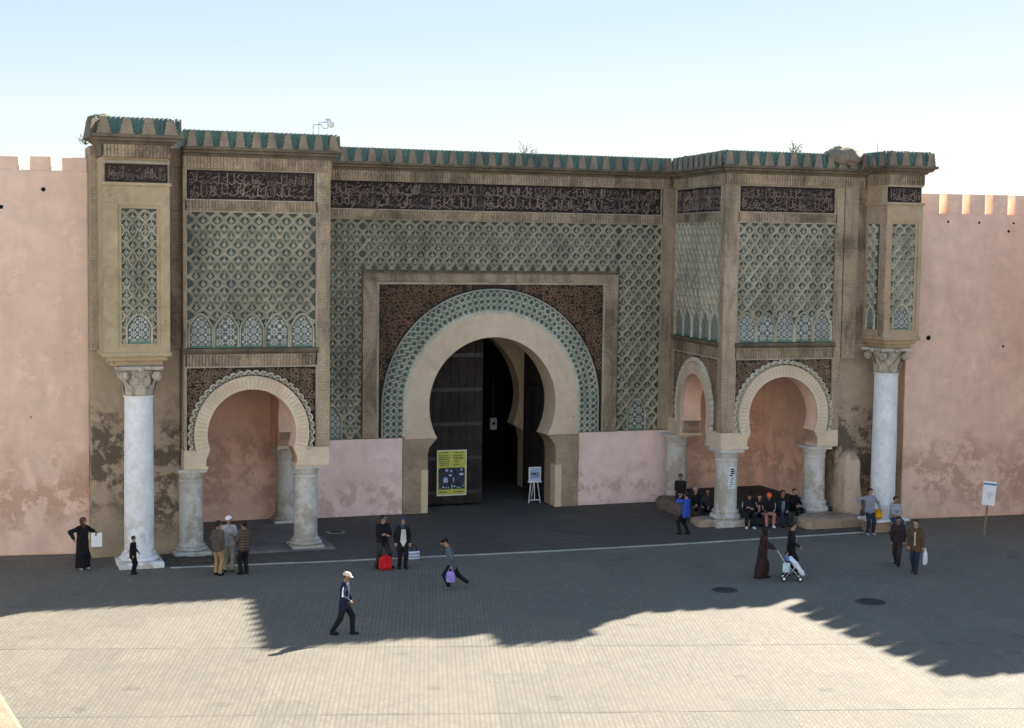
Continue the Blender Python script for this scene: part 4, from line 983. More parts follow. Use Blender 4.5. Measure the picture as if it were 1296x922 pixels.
def ik(a, c, l1, l2, pole):
    a = np.array(a, float); c = np.array(c, float); d = c-a; L = np.linalg.norm(d)
    if L > (l1+l2)*.995: c = a+d/L*(l1+l2)*.995; d = c-a; L = np.linalg.norm(d)
    x = (l1*l1-l2*l2+L*L)/(2*L); h = math.sqrt(max(0, l1*l1-x*x)); u = d/L; p = np.array(pole, float); p = p-(p@u)*u; p /= np.linalg.norm(p)+1e-9
    return a+u*x+p*h, c
def cloth(name, col, rough=.85, var=.18):
    if 'cloth_'+name in MATS: return MATS['cloth_'+name]
    n = NT('cloth_'+name); f = n.noise(7., stretch=(1, 1, .45), detail=3); c = n.mix(n.ramp(f, .3, .7), tuple(x*(1-var*1.6) for x in col), tuple(min(1, x*(1+var*1.6)) for x in col))
    n.bump(n.noise(9., stretch=(1, 1, .5), detail=2), .9, .06); MATS['cloth_'+name] = n.out(c, rough, .2); return MATS['cloth_'+name]
def stripe_mat(name, c1, c2, per, axis=2, c3=None):
    if name in MATS: return MATS[name]
    n = NT(name); n.co = n.n('ShaderNodeTexCoord').outputs['Object']; q = n.xyz()
    f = n.math('FRACT', n.math('MULTIPLY', q[axis], 1/per)); c = n.mix(n.math('GREATER_THAN', f, .5), c1, c2)
    if c3 is not None:
        g = n.math('FRACT', n.math('MULTIPLY', n.math('ADD', q[1], n.math('MULTIPLY', q[0], .7)), 1/per)); c = n.mix(n.math('GREATER_THAN', g, .5), c, n.mix(n.math('GREATER_THAN', f, .5), c3, c1))
    MATS[name] = n.out(c, .85, .2); return MATS[name]
SKIN = simple('skin_tan', (.36,.215,.145), .55, .08, 20); SKIN2 = simple('skin_brown', (.26,.15,.10), .55, .08, 20)
HAIR = simple('hair_black', (.012,.010,.010), .5, .3, 40); HAIRG = simple('hair_grey', (.35,.34,.33), .6, .3, 40)
EYE = simple('eye_dark', (.015,.012,.01), .25); LIP = simple('lips', (.25,.09,.075), .5)
BLACK = cloth('black', (.012,.012,.014)); CHAR = cloth('charcoal', (.028,.028,.032)); NAVY = cloth('navy', (.012,.018,.05)); JEAN = cloth('denim', (.04,.065,.12)); JEAND = cloth('denim_dark', (.022,.03,.05))
WHITE = cloth('white', (.72,.72,.74), var=.06); SHOE = cloth('shoe_black', (.012,.011,.01), .5)

def person(label, x, y, rz, h=1.75, pose=None, top=BLACK, hem=.06, sleeve=1., legs=CHAR, shoes=SHOE, head='short', headmat=None, robe=None, skin=SKIN,
           z0=0., coat=None, group=None, name='person', fat=1., parts=None):
    """forward = +x, left = +y.  pose: pelvis, lean, feet, hands (relative to the shoulder, in arm lengths), head yaw/pitch"""
    ps = dict(pz=.93, px=0., lean=2, side=0., feet=((.03,.10,0),(.0,-.10,0)), toes=(10,-10), hands=((.10,.08,-.98),(.10,-.08,-.98)), hyaw=0, hpitch=0, elbow=((-.6,.5,-.1),(-.6,-.5,-.1)), knee=(1,0,.1), curl=.5)
    ps.update(pose or {}); s = h/1.75
    t = thing(name, label, 'person' if h > 1.45 else 'child', (x, y, z0), R_(rz), group, local=True)
    A = lambda *v: np.array(v, float)*s
    pel = A(ps['px'], 0, ps['pz']); ln = R_(ps['lean']); up_ = np.array([math.sin(ln), math.sin(R_(ps['side'])), math.cos(ln)]); up_ /= np.linalg.norm(up_)
    fwd = np.array([math.cos(ln), 0, -math.sin(ln)]); lat = np.array([0, 1., 0])
    chest = pel+up_*.34*s; neck = pel+up_*.53*s; shd = neck-up_*.055*s
    sh = [shd+lat*.175*s*fat**.5*q for q in (1, -1)]; hp = [pel+lat*.085*s*q-up_*.02*s for q in (1, -1)]
    ank = [A(*f)+np.array([0,0,.075*s]) for f in ps['feet']]; kn = []
    for i in range(2):
        k_, a_ = ik(hp[i], ank[i], .43*s, .43*s, np.array(ps['knee'])+np.array([0, .12*(1-2*i), 0])); kn.append(k_); ank[i] = a_
    el = []; wr = []
    for i in range(2):
        q = ps['hands'][i]; tgt = sh[i]+(fwd*q[0]+lat*q[1]+up_*q[2])*.54*s; e_, w_ = ik(sh[i], tgt, .285*s, .255*s, ps['elbow'][i]); el.append(e_); wr.append(w_)
    hy, hpt = R_(ps['hyaw']), R_(ps['hpitch'])
    hf = np.array([math.cos(hy)*math.cos(hpt), math.sin(hy)*math.cos(hpt), -math.sin(hpt)]); hl = np.array([-math.sin(hy), math.cos(hy), 0]); hu = np.cross(hf, hl)
    hc = neck+up_*.085*s+hu*.10*s+hf*.02*s
    Hd = lambda a, b, c: hc+(hf*a+hl*b+hu*c)*s
    g = fat
    torso = [(chest+lat*.075*s, pel+lat*.065*s+up_*.12*s, .105*s*g, .098*s*g), (chest-lat*.075*s, pel-lat*.065*s+up_*.12*s, .105*s*g, .098*s*g), (pel+lat*.065*s+up_*.12*s, pel+lat*.075*s, .098*s*g, .108*s*g), (pel-lat*.065*s+up_*.12*s, pel-lat*.075*s, .098*s*g, .108*s*g),
             (shd+lat*.12*s, shd-lat*.12*s, .068*s, .068*s), (shd+lat*.10*s, chest+lat*.08*s, .075*s, .10*s), (shd-lat*.10*s, chest-lat*.08*s, .075*s, .10*s), (chest, shd, .10*s, .075*s)]
    armc = []; legc = []
    for i in range(2): armc += [(sh[i], el[i], .052*s, .042*s), (el[i], wr[i], .042*s, .028*s)]; legc += [(hp[i], kn[i], .088*s*g, .060*s), (kn[i], ank[i], .058*s, .036*s)]
    foot = []
    for i in range(2):
        ta = R_(ps['toes'][i]); d = np.array([math.cos(ta), math.sin(ta), 0]); b = np.array(ank[i]); dz = -.045*s
        foot.append([(b+d*(-.035)*s+[0,0,dz], b+d*.07*s+[0,0,dz-.004*s], .034*s, .034*s), (b+d*.07*s+[0,0,dz-.004*s], b+d*.15*s+[0,0,dz-.008*s], .034*s, .026*s), (b, b+[0,0,dz], .034*s, .034*s)])
    headc = [(Hd(-.018,0,.035), Hd(.012,0,.035), .088*s, .086*s), (Hd(.02,0,-.005), Hd(.042,0,-.075), .074*s, .042*s), (Hd(.088,0,.012), Hd(.100,0,-.026), .010*s, .016*s), (Hd(.0,.08,-.01), Hd(-.005,.086,.015), .014*s, .016*s), (Hd(.0,-.08,-.01), Hd(-.005,-.086,.015), .014*s, .016*s), (neck-up_*.04*s, Hd(-.01,0,-.04), .056*s, .054*s)]
    hands = []; fing = MB()
    for i in range(2):
        d = wr[i]-el[i]; d /= np.linalg.norm(d); sd = np.cross(d, np.array([0,0,1.])+fwd*.3); sd /= np.linalg.norm(sd)+1e-9; nm = np.cross(d, sd)
        if i == 1: nm = nm
        k0 = wr[i]+d*.075*s; hands += [(wr[i], k0, .026*s, .030*s), (wr[i]+d*.02*s+sd*.012*s, k0+sd*.022*s, .022*s, .022*s), (wr[i]+d*.02*s-sd*.012*s, k0-sd*.022*s, .022*s, .022*s)]
        cl = ps['curl']
        for j, (off, ln_) in enumerate(((.030,.072),(.010,.082),(-.011,.077),(-.031,.060))):
            p0 = k0+sd*off*s; d1 = d*math.cos(cl)+nm*math.sin(cl); d2 = d*math.cos(2*cl)+nm*math.sin(2*cl); p1 = p0+d1*ln_*.5*s; p2 = p1+d2*ln_*.5*s
            fing.tube([tuple(p0), tuple(p1), tuple(p2)], [.0095*s,.009*s,.007*s], 6)
        b0 = wr[i]+d*.02*s+sd*.026*s; b1 = b0+(d*.6+sd*.7+nm*.25)*.035*s; b2 = b1+(d*.85+sd*.25+nm*.4)*.032*s
        fing.tube([tuple(b0), tuple(b1), tuple(b2)], [.012*s,.0105*s,.008*s], 6)
    sdf_obj('body', torso+armc+legc+foot[0]+foot[1]+headc+hands, skin, t, .019, .028, extra=fing)
    for q in (1, -1): obj('eye', MB().ball(tuple(Hd(.083,.032*q,.014)), .012*s, 8, 6), EYE, t, smooth=True)
    obj('mouth', MB().ball(tuple(Hd(.079,0,-.052)), .018*s, 8, 6, sc=(.5,1,.35)), LIP, t, smooth=True)
    infl = lambda cs, e, f=1.: [(a, b, ra*f+e*s, rb*f+e*s) for a, b, ra, rb in cs]
    # upper garment
    if robe is None:
        hz = pel-up_*hem*s; up3 = up_.copy()
        body = infl(torso, .018)+[(pel+lat*.07*s, pel+lat*.07*s-up_*max(hem,.02)*s, .125*s*g, .125*s*g), (pel-lat*.07*s, pel-lat*.07*s-up_*max(hem,.02)*s, .125*s*g, .125*s*g)]
        if coat:                                                       # long coat follows the thighs
            for i in range(2): body.append((hp[i], hp[i]+(kn[i]-hp[i])*coat, .125*s*g, .118*s))
        arms = []
        for i in range(2):
            if sleeve > .6: arms += [(sh[i], el[i], .072*s, .058*s), (el[i], el[i]+(wr[i]-el[i])*.90, .058*s, .046*s)]
            else: arms += [(sh[i], sh[i]+(el[i]-sh[i])*.8, .070*s, .064*s)]
        cutf = lambda P, d: np.maximum(d, (P-neck)@up3.astype(np.float32)-.035*s)
        sdf_obj('jacket', body+arms, top, t, .019, .035, cutf)
        tr = infl(legc, .0)
        tr = []
        for i in range(2): tr += [(pel+lat*.075*s*(1-2*i)+up_*.06*s, hp[i], .112*s*g, .108*s*g), (hp[i], kn[i], .105*s*g, .080*s), (kn[i], kn[i]+(ank[i]-kn[i])*.93, .078*s, .066*s)]
        if legs is not None: sdf_obj('trousers', tr, legs, t, .019, .028)
    else:
        rc = infl(torso, .025); arms = []
        for i in range(2): arms += [(sh[i], el[i], .078*s, .072*s), (el[i], el[i]+(wr[i]-el[i])*.92, .072*s, .062*s)]
        for i in range(2):
            f_ = (ank[i]*.55+np.array([pel[0]*.45, 0, 0])*1.0); f_[2] = .11*s; f_ += lat*.05*s*(1-2*i)
            rc += [(pel+lat*.06*s*(1-2*i), f_, .150*s*g, .165*s), (kn[i], kn[i]*.5+ank[i]*.5, .11*s, .12*s)]
        f0 = (ank[0]+ank[1])/2; f0 = np.array([f0[0], 0, .12*s]); rc.append((pel, f0, .14*s*g, .20*s))
        cutr = lambda P, d: np.maximum(np.maximum(d, .055*s-P[..., 2]), (P-neck)@up_.astype(np.float32)-.04*s)
        sdf_obj('robe', rc+arms, robe, t, .02, .05, cutr)
    for i in range(2): sdf_obj('shoe', infl(foot[i], .013), shoes, t, .016, .02, lambda P, d: np.maximum(d, .002-P[..., 2]))
    hm = headmat or HAIR; loc = lambda P: ((P-hc)@hf.astype(np.float32)/s, (P-hc)@hl.astype(np.float32)/s, (P-hc)@hu.astype(np.float32)/s)
    skull = [headc[0]]
    if head in ('short', 'bob'):
        def ch(P, d):
            a, b, c = loc(P); return np.maximum(d, (a-.022-.9*np.maximum(c-.005, -.03))*s*.7)
        cs = infl(skull, .013)
        if head == 'bob': cs = cs+[(Hd(-.05,.05,0), Hd(-.05,.055,-.11), .05*s, .04*s), (Hd(-.05,-.05,0), Hd(-.05,-.055,-.11), .05*s, .04*s)]
        sdf_obj('hair', cs, hm, t, .014, .02, ch)
    elif head == 'cap':
        sdf_obj('hair', infl(skull, .006), HAIR, t, .015, .02, lambda P, d: np.maximum(d, np.maximum((loc(P)[0]+.01)*s, (loc(P)[2]-.04)*s)))
        cp = infl(skull, .018)
        o = sdf_obj('cap', cp, hm, t, .014, .02, lambda P, d: np.maximum(d, (.035-loc(P)[2])*s))
        br = MB(); n = 9; vs_ = []
        for i in range(n):
            a = -1.05+2.1*i/(n-1); vs_ += [tuple(Hd(.095*math.cos(a), .085*math.sin(a), .045)), tuple(Hd(.075*math.cos(a)+.095, .075*math.sin(a), .030)), tuple(Hd(.075*math.cos(a)+.095, .075*math.sin(a), .018)), tuple(Hd(.09*math.cos(a), .08*math.sin(a), .032))]
        br.add(vs_, [(4*i+j, 4*i+(j+1)%4, 4*i+4+(j+1)%4, 4*i+4+j) for i in range(n-1) for j in range(4)])
        obj('brim', br, (parts or {}).get('brim', hm), o)
    elif head == 'scarf':
        cs = infl(skull, .022)+[(Hd(-.02,0,0), Hd(-.01,0,-.09), .095*s, .085*s), (Hd(-.01,0,-.09), shd+fwd*.01*s, .085*s, .10*s), (shd+lat*.06*s, shd-lat*.06*s, .09*s, .09*s)]
        def cf(P, d):
            a, b, c = loc(P); q = (np.sqrt(((a-.115)/1.2)**2+(b/.95)**2+((c+.015)/1.25)**2)-.07)*s; return np.maximum(d, -q)
        sdf_obj('headscarf', cs, hm, t, .016, .03, cf)
    elif head == 'beanie':
        sdf_obj('beanie', infl(skull, .020), hm, t, .014, .02, lambda P, d: np.maximum(d, (.005-.35*loc(P)[0]-loc(P)[2])*s))
    J = dict(pel=pel, chest=chest, neck=neck, sh=sh, el=el, wr=wr, kn=kn, ank=ank, fwd=fwd, up=up_, lat=lat, hc=hc, s=s, Hd=Hd)
    return t, J
def world(t, p):
    c, s_ = math.cos(t.rotation_euler[2]), math.sin(t.rotation_euler[2]); return (t.location[0]+p[0]*c-p[1]*s_, t.location[1]+p[0]*s_+p[1]*c, t.location[2]+p[2])
def panel_front(t, J, name, mat, w=.07, z0=-.05, z1=.40, d=.135, wb=None):
    """shirt front, scarf or bib lying on the chest"""
    n = 6; vs_ = []
    for i in range(n):
        q = i/(n-1); c = J['pel']+J['up']*(z0+(z1-z0)*q)*J['s']; ww = ((wb if wb is not None else w)*(1-q)+w*q)*J['s']
        dd = (d+.012*math.sin(q*3))*J['s']*(1 if q < .85 else .86)
        for k in (-1, -.5, 0, .5, 1): vs_.append(tuple(c+J['fwd']*(dd*(1-.12*k*k))+J['lat']*ww*k))
    return obj(name, MB().add(vs_, [(5*i+k, 5*i+k+1, 5*i+k+6, 5*i+k+5) for i in range(n-1) for k in range(4)]), mat, t, smooth=True)
def sleeve_stripe(t, J, mat=None):
    for i in range(2):
        sd = J['lat']*(1-2*i); o1 = [tuple(np.array(a)+sd*r*J['s']+J['fwd']*.01) for a, r in ((J['sh'][i]+J['up']*.03*J['s'], .045), (J['sh'][i]*.6+J['el'][i]*.4, .066), (J['el'][i], .058), (J['el'][i]*.3+J['wr'][i]*.7, .05))]
        obj('sleeve_stripe', MB().tube(o1, .016, 6), mat or WHITE, t)
def bag(name, label, cat, c, size, mat, handle=.18, sag=True, rz=0., hm=None, group=None):
    t = thing(name, label, cat, c, rz, group, local=True); w, d, h = size; n = 10; vs_ = []; rows = [(0,.72),(.12,.95),(.5,1.),(.85,.82),(1.,.6)] if sag else [(0,.92),(.06,1.),(.9,1.),(1.,.96)]
    for zz, k in rows:
        for i in range(n):
            a = 2*math.pi*i/n; q = 2.8; ca, sa = math.cos(a), math.sin(a); r = (abs(ca)**q+abs(sa)**q)**(-1/q); vs_.append((w/2*k*r*ca, d/2*(k if zz < .95 else .4)*r*sa, h*zz))
    m_ = len(rows); f_ = [(i+n*j, (i+1)%n+n*j, (i+1)%n+n*(j+1), i+n*(j+1)) for j in range(m_-1) for i in range(n)]+[tuple(range(n)), tuple(range(n*(m_-1), n*m_))]
    obj('bag_body', MB().add(vs_, f_), mat, t, smooth='auto')
    if handle:
        for sg_ in (-1, 1): obj('handle', MB().tube([(-w*.25,sg_*d*.12,h*.95),(-w*.12,sg_*d*.08,h+handle*.8),(0,0,h+handle),(w*.12,sg_*d*.08,h+handle*.8),(w*.25,sg_*d*.12,h*.95)], .010, 5), hm or mat, t)
    return t
CAMDIR = -97     # facing the camera from mid scene
# --- left
t, J = person('woman in long black robe and red headscarf holding a white sheet, by the left wall', -1.39, -7.04, -62, 1.66, dict(hands=((.45,.30,-.35),(-.05,-.28,-.62)), elbow=((-.2,.8,-.5),(-.55,-.9,.1)), hyaw=12), robe=BLACK, head='scarf', headmat=cloth('maroon', (.11,.04,.035)), shoes=cloth('shoe_pale', (.45,.44,.42)))
p = world(t, J['wr'][0]+J['fwd']*.08)
pb = thing('paper_sheet', 'blank white sheet held by the woman in the black robe', 'sheet', (p[0], p[1], p[2]-.33), R_(-95), local=True)
obj('sheet', MB().box(-.008, .008, -.17, .17, -.09, .37), M_white, pb); obj('clip', MB().box(-.014, .014, -.04, .04, .35, .39), M_iron, pb)
person('child dressed in black standing in front of the big white column', .05, -8.35, -25, 1.22, dict(hands=((.35,.05,-.75),(.12,-.08,-.95))), top=BLACK, legs=BLACK, hem=.12)
person('man in grey brown top and tan trousers, left of three talking men', 2.58, -9.28, 40, 1.74, dict(hands=((.45,-.1,-.55),(.12,-.06,-.97)), hyaw=-25), top=cloth('taupe', (.085,.07,.06)), legs=cloth('tan', (.30,.20,.115)), skin=SKIN2)
person('man in white cap and light grey shirt in the middle of three', 3.02, -8.80, -95, 1.80, dict(hands=((.40,-.15,-.35),(.10,-.10,-.97)), hyaw=-20), top=cloth('lightgrey', (.42,.42,.42)), legs=cloth('khaki_grey', (.30,.27,.22)), head='cap', headmat=WHITE, shoes=cloth('shoe_brown', (.07,.05,.035)))
person('man in brown striped sweater seen from behind, right of three talking men', 3.42, -9.38, 115, 1.72, dict(hands=((.35,-.05,-.7),(.12,-.06,-.97)), hyaw=10), top=stripe_mat('knit_stripe', (.12,.085,.055), (.05,.045,.042), .09), legs=BLACK, skin=SKIN2, fat=1.08)
# --- couple with the red backpack
t, J = person('man in black jacket and sunglasses with arms folded, legs apart', 7.92, -9.62, -80, 1.76, dict(pz=.90, feet=((.05,.27,0),(-.02,-.20,0)), hands=((.42,-.34,-.42),(.40,.34,-.48)), elbow=((-.1,.9,-.5),(-.1,-.9,-.5)), hyaw=28), top=BLACK, legs=cloth('grey_black', (.035,.033,.032)))
obj('sunglasses', MB().tube([tuple(J['Hd'](.03,.09,.02)), tuple(J['Hd'](.088,.06,.015)), tuple(J['Hd'](.098,0,.018)), tuple(J['Hd'](.088,-.06,.015)), tuple(J['Hd'](.03,-.09,.02))], [.006,.019,.010,.019,.006], 6), EYE, t)
t, J = person('woman in black coat with long white scarf and blue headscarf carrying a bag', 8.52, -9.92, -92, 1.66, dict(hands=((.15,.12,-.96),(.12,-.14,-.92)), hyaw=-4), top=BLACK, legs=BLACK, coat=.45, head='scarf', headmat=cloth('slate', (.05,.07,.10)))
panel_front(t, J, 'white_scarf', cloth('offwhite', (.56,.55,.52)), w=.075, z0=-.13, z1=.46, d=.142, wb=.125)
p = world(t, J['wr'][0]+np.array([.03,.12,0])); bag('handbag', 'pale blue and white striped bag hanging from the woman in white scarf', 'bag', (p[0]+.02, p[1], p[2]-.52), (.40,.16,.26), stripe_mat('bag_stripe', (.55,.60,.70), (.16,.24,.42), .10), .22, False, R_(5), BLACK)
RED = cloth('red', (.55,.015,.02)); bk = thing('backpack', 'bright red backpack on the ground at the feet of the man in black', 'backpack', (7.93,-9.98,0), R_(-100), local=True)
def backpack(t, mat, w=.34, d=.22, h=.46):
    pack = [((0,0,.12),(0,0,h-.16),d/2,d/2), ((0,w/2-d/2,.12),(0,w/2-d/2,h-.17),d/2,d/2*.95), ((0,-w/2+d/2,.12),(0,-w/2+d/2,h-.17),d/2,d/2*.95)]
    sdf_obj('pack', pack, mat, t, .018, .05, lambda P, q: np.maximum(q, .004-P[..., 2]))
    sdf_obj('front_pocket', [((d*.42,-w*.22,.12),(d*.42,w*.22,.12),.075,.075), ((d*.40,-w*.18,.19),(d*.40,w*.18,.19),.06,.06)], mat, t, .018, .03, lambda P, q: np.maximum(q, .004-P[..., 2]))
    for s_ in (-1, 1): obj('strap', MB().tube([(-d*.5,s_*.08,h*.85),(-d*.75,s_*.10,h*.55),(-d*.5,s_*.11,.1)], .014, 5), mat, t)
    obj('grab_loop', MB().tube([(0,-.05,h-.07),(0,-.03,h),(0,.03,h),(0,.05,h-.07)], .010, 5), mat, t)
backpack(bk, RED, .44, .26, .50)
# --- walkers
t, J = person('man in navy jacket and pale cap walking right near the sunlit paving', 4.55, -17.85, -24, 1.74, dict(pz=.90, px=.02, lean=3, feet=((.24,.07,0),(-.30,-.07,.02)), hands=((.30,.10,-.80),(.32,-.02,-.72)), toes=(4,-4), hpitch=12), top=NAVY, legs=BLACK, head='cap', headmat=cloth('cream', (.62,.50,.42)), hem=.13, skin=SKIN2)
for i in range(2): obj('sleeve_stripe', MB().tube([tuple(J['sh'][i]+J['lat']*(1-2*i)*.055), tuple(J['sh'][i]*.55+J['el'][i]*.45+J['lat']*(1-2*i)*.07), tuple(J['el'][i]+J['lat']*(1-2*i)*.06+J['fwd']*.02)], .02, 6), WHITE, t)
t, J = person('man in blue grey jacket and black cap striding left with a purple bag', 9.15, -13.27, 163, 1.66, dict(pz=.84, px=.02, lean=14, feet=((.10,.06,0),(-.52,-.06,.10)), hands=((.05,.10,-.95),(.02,-.08,-.97)), toes=(0,-6), hpitch=26), top=cloth('bluegrey', (.085,.115,.15)), legs=BLACK, head='cap', headmat=BLACK, shoes=cloth('shoe_grey', (.16,.15,.14)), hem=.12, parts={'brim': WHITE})
obj('collar', MB().tube([tuple(J['neck']+J['lat']*.07+J['up']*.02), tuple(J['neck']-J['fwd']*.075+J['up']*.03), tuple(J['neck']-J['lat']*.07+J['up']*.02)], .028, 6), cloth('red_scarf', (.40,.06,.045)), t)
p = world(t, J['wr'][0]+np.array([.02,.06,0])); bag('carrier_bag', 'purple carrier bag in the hand of the striding man in black cap', 'bag', (p[0], p[1], p[2]-.50), (.30,.12,.34), cloth('purple', (.30,.24,.62)), .14, True, R_(160))
person('man in bright blue top taking a photograph with raised arms', 20.25, -7.10, 118, 1.66, dict(pz=.86, lean=-4, feet=((.10,.20,0),(-.06,-.14,0)), hands=((.50,-.22,.22),(.52,.10,-.15)), elbow=((.2,.8,-.6),(.1,-.8,-.6)), hpitch=-6), top=cloth('blue', (.035,.09,.42)), legs=BLACK, hem=.10)
# --- seated on the left of the corner column
SIT = lambda **k: dict(dict(pz=.50, px=-.42, lean=8, feet=((.0,.14,0),(.03,-.14,0)), hands=((.70,.0,-.55),(.70,.0,-.55)), knee=(.5,0,1)), **k)
DK = cloth('dark_brown', (.022,.018,.018))
person('dark clothed person perched highest on the ledge by the back column', 22.10, -2.95, -115, 1.68, SIT(pz=.62, px=-.30, lean=4, feet=((.28,.16,.05),(.15,-.14,.0)), hands=((.45,-.2,-.75),(.45,.2,-.78))), top=DK, legs=DK, shoes=cloth('shoe_tan', (.42,.36,.28)), z0=.18, skin=SKIN2)
person('grey haired seated person in black left of the corner column', 21.95, -4.65, -110, 1.70, SIT(lean=12, hands=((.62,-.25,-.45),(.60,.1,-.62)), hyaw=15), top=BLACK, legs=CHAR, headmat=HAIRG)
person('dark haired person in black coat seated right beside the corner column', 22.28, -4.90, -125, 1.66, SIT(lean=8, hands=((.60,-.15,-.6),(.65,0,-.6))), top=CHAR, legs=BLACK, skin=SKIN2)
# --- seated on the right loggia edge
t, J = person('seated person in black tracksuit with white shoulder stripes and white shoes', 23.25, -6.62, -112, 1.74, SIT(lean=-6, hands=((.45,-.35,-.42),(.45,.35,-.48)), elbow=((0,.9,-.4),(0,-.9,-.4))), top=BLACK, legs=BLACK, shoes=WHITE, head='beanie', headmat=BLACK); sleeve_stripe(t, J)
t, J = person('seated person in black with a pink shirt front beside the orange cap', 23.72, -6.45, -118, 1.62, SIT(lean=14, hyaw=10), top=BLACK, legs=JEAND, head='bob')
panel_front(t, J, 'shirt_front', cloth('pink', (.55,.22,.20)), .05, .1, .42, .135)
t, J = person('seated person with orange cap, white striped sleeves and pink trousers', 24.08, -6.66, -108, 1.70, SIT(lean=10, hands=((.62,-.2,-.62),(.62,.2,-.62)), hpitch=14), top=BLACK, legs=cloth('dusty_pink', (.36,.15,.14)), head='cap', headmat=cloth('orange', (.85,.13,.04)), shoes=WHITE); sleeve_stripe(t, J)
t, J = person('seated man in dark jacket, blue shirt and jeans at the loggia edge', 24.72, -6.75, -96, 1.80, SIT(lean=6, hands=((.55,-.15,-.66),(.55,.1,-.68))), top=BLACK, legs=JEAND, skin=SKIN2)
panel_front(t, J, 'shirt_front', cloth('shirt_blue', (.16,.22,.32)), .065, .0, .44, .135)
person('small dark clothed person seated at the right end of the loggia edge', 25.55, -6.35, -75, 1.55, SIT(pz=.55, lean=6, hyaw=-15), top=BLACK, legs=BLACK, z0=.12)
# --- family with the pushchair
person('woman in long dark brown robe and headscarf pushing a pushchair', 19.22, -14.70, -24, 1.66, dict(lean=6, feet=((.12,.08,0),(-.22,-.08,0)), hands=((.66,.0,-.58),(.66,.0,-.58))), robe=cloth('plum_brown', (.035,.020,.020)), head='scarf', headmat=cloth('plum_dark', (.022,.018,.018)))
t, J = person('man in black suit with open white shirt walking beside the pushchair', 20.32, -14.62, -22, 1.76, dict(pz=.91, feet=((.16,.08,0),(-.20,-.08,0)), hands=((.22,.10,-.93),(.42,-.05,-.74)), hyaw=-10), top=BLACK, legs=BLACK, hem=.14)
panel_front(t, J, 'shirt_front', WHITE, .055, .05, .45, .138)
ps_ = thing('pushchair', 'pushchair with white blanket and black four wheel frame', 'pushchair', (19.98,-15.30,0), R_(-24), local=True)
for sy in (-.2, .2):
    obj('frame', MB().tube([(-.52,sy,1.0),(-.30,sy,.66),(.22,sy,.12)], .014, 6).tube([(-.28,sy,.10),(.02,sy,.40),(.10,sy,.62)], .013, 6), M_steel, ps_)
    for sx in (-.28, .24):
        wl = obj('wheel', MB(lambda x, y, z, sx=sx, sy=sy: (sx+x, sy+z, .085+y)).lathe([(.02,-.018),(.082,-.018),(.085,-.01),(.085,.01),(.082,.018),(.02,.018)], (0,0,0), 16), simple('tyre_black', (.02,.02,.02), .8), ps_)
        obj('rim', MB(lambda x, y, z, sx=sx, sy=sy: (sx+x, sy+z, .085+y)).lathe([(.005,-.024),(.045,-.022),(.045,.022),(.005,.024)], (0,0,0), 12), M_white, wl)
obj('handlebar', MB().tube([(-.52,-.22,1.0),(-.54,-.2,1.02),(-.54,.2,1.02),(-.52,.22,1.0)], .018, 6), simple('grip_black', (.02,.02,.02)), ps_)
obj('axle', MB().tube([(-.28,-.2,.085),(-.28,.2,.085)], .012).tube([(.24,-.2,.085),(.24,.2,.085)], .012), M_steel, ps_)
sdf_obj('seat', [((-.16,-.1,.55),(-.16,.1,.55),.12,.12), ((-.12,-.1,.42),(.14,-.1,.38),.07,.06), ((-.12,.1,.42),(.14,.1,.38),.07,.06)], BLACK, ps_, .02, .05)
sdf_obj('blanket', [((-.06,-.1,.70),(.10,-.1,.52),.075,.08), ((-.06,.1,.70),(.10,.1,.52),.075,.08), ((.10,-.1,.52),(.30,-.11,.26),.08,.07), ((.10,.1,.52),(.30,.11,.26),.08,.07), ((.30,0,.26),(.34,0,.20),.09,.07)], cloth('blanket', (.66,.72,.84), var=.05), ps_, .02, .06)
obj('side_bag', MB().box(-.34,-.10,-.27,-.21,.30,.62), cloth('paleblue', (.42,.58,.66)), ps_, bevel=.03)
person('small child in blue sitting in the pushchair under the white blanket', 19.84, -15.24, -24, .88, dict(pz=.30, px=-.02, lean=-8, feet=((.52,.1,.12),(.52,-.1,.12)), hands=((.5,-.1,-.6),(.5,.1,-.6)), knee=(.4,0,1)), top=cloth('babyblue', (.10,.16,.45)), legs=WHITE, z0=.36)
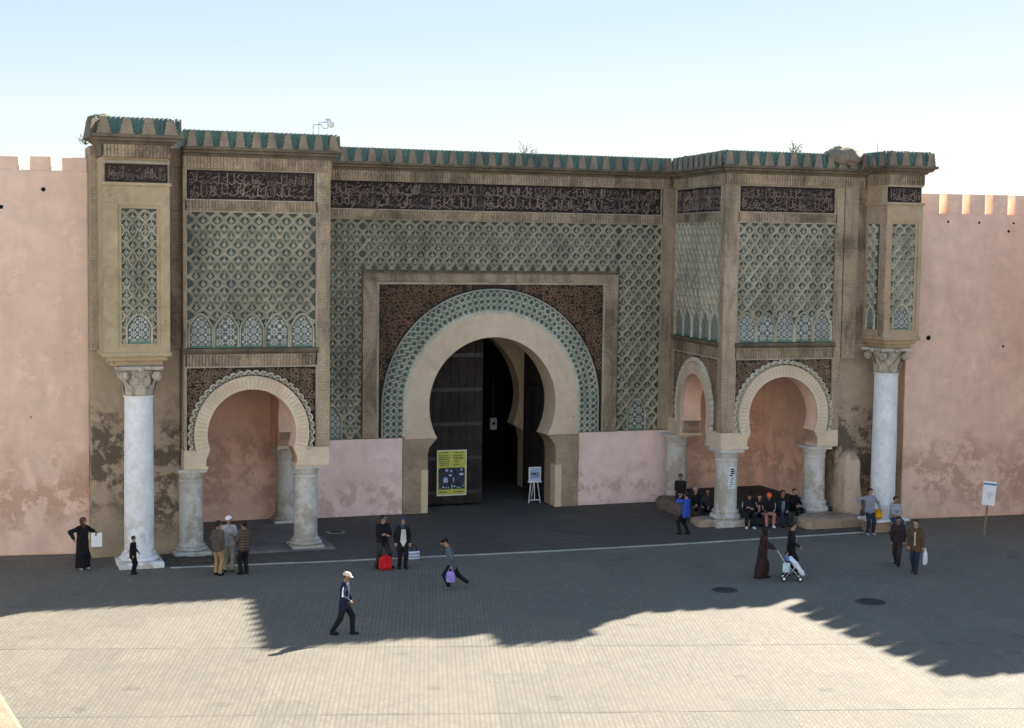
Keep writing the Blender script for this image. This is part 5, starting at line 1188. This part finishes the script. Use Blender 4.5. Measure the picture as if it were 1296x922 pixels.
# --- right
t, J = person('man in blue and white checked shirt standing against the stone bench', 26.98, -8.98, -92, 1.74, dict(pz=.91, lean=-2, feet=((.10,.10,0),(.05,-.10,0)), hands=((.10,.45,-.75),(-.08,-.35,-.55)), elbow=((-.4,.6,-.2),(-.5,-.9,.1)), hyaw=12), top=stripe_mat('check_shirt', (.45,.46,.52), (.05,.06,.14), .075, 2, (.03,.035,.09)), legs=JEAND, shoes=cloth('shoe_light', (.35,.35,.36)))
yb = thing('backpack', 'yellow and black backpack on the marble slab between two men', 'backpack', (27.50,-8.78,.51), R_(-105), local=True)
backpack(yb, cloth('yellow', (.70,.36,.01)), .28, .20, .46)
person('seated man in grey and blue striped sweater and jeans on the bench', 28.0, -9.38, -100, 1.72, dict(pz=.58, px=-.40, lean=4, feet=((.0,.12,0),(-.02,-.10,0)), hands=((.55,-.42,-.55),(.55,.42,-.60)), knee=(.5,0,1), elbow=((0,.9,-.3),(0,-.9,-.3)), hyaw=10), top=stripe_mat('sweater_stripe', (.27,.31,.33), (.27,.31,.33), .3), legs=JEAN, skin=SKIN2)
t, J = person('man in dark purple brown pullover walking towards the left on the right side', 24.68, -14.20, -135, 1.70, dict(pz=.88, feet=((.14,.08,0),(-.26,-.08,.02)), hands=((.12,.10,-.96),(.10,-.05,-.97)), hpitch=8, hyaw=20), top=cloth('aubergine', (.030,.022,.028)), legs=cloth('brown_black', (.040,.030,.028)), skin=SKIN2)
obj('collar', MB().tube([tuple(J['neck']+J['lat']*.06-J['up']*.0), tuple(J['neck']+J['fwd']*.085-J['up']*.09), tuple(J['neck']-J['lat']*.06)], .014, 6), WHITE, t)
t, J = person('man in long brown jacket carrying a white plastic bag', 24.55, -15.42, -140, 1.78, dict(pz=.91, feet=((.18,.08,0),(-.18,-.08,0)), hands=((.02,.10,-.98),(.12,-.05,-.97)), hyaw=-10), top=cloth('brown', (.085,.058,.036)), legs=JEAND, coat=.35)
panel_front(t, J, 'shirt_front', cloth('cream_knit', (.50,.46,.38)), .03, .0, .45, .14)
p = world(t, J['wr'][0]+np.array([-.04,.08,0])); bag('carrier_bag', 'white plastic bag carried by the man in the brown jacket', 'bag', (p[0], p[1], p[2]-.56), (.34,.16,.44), WHITE, .10, True, R_(-130))
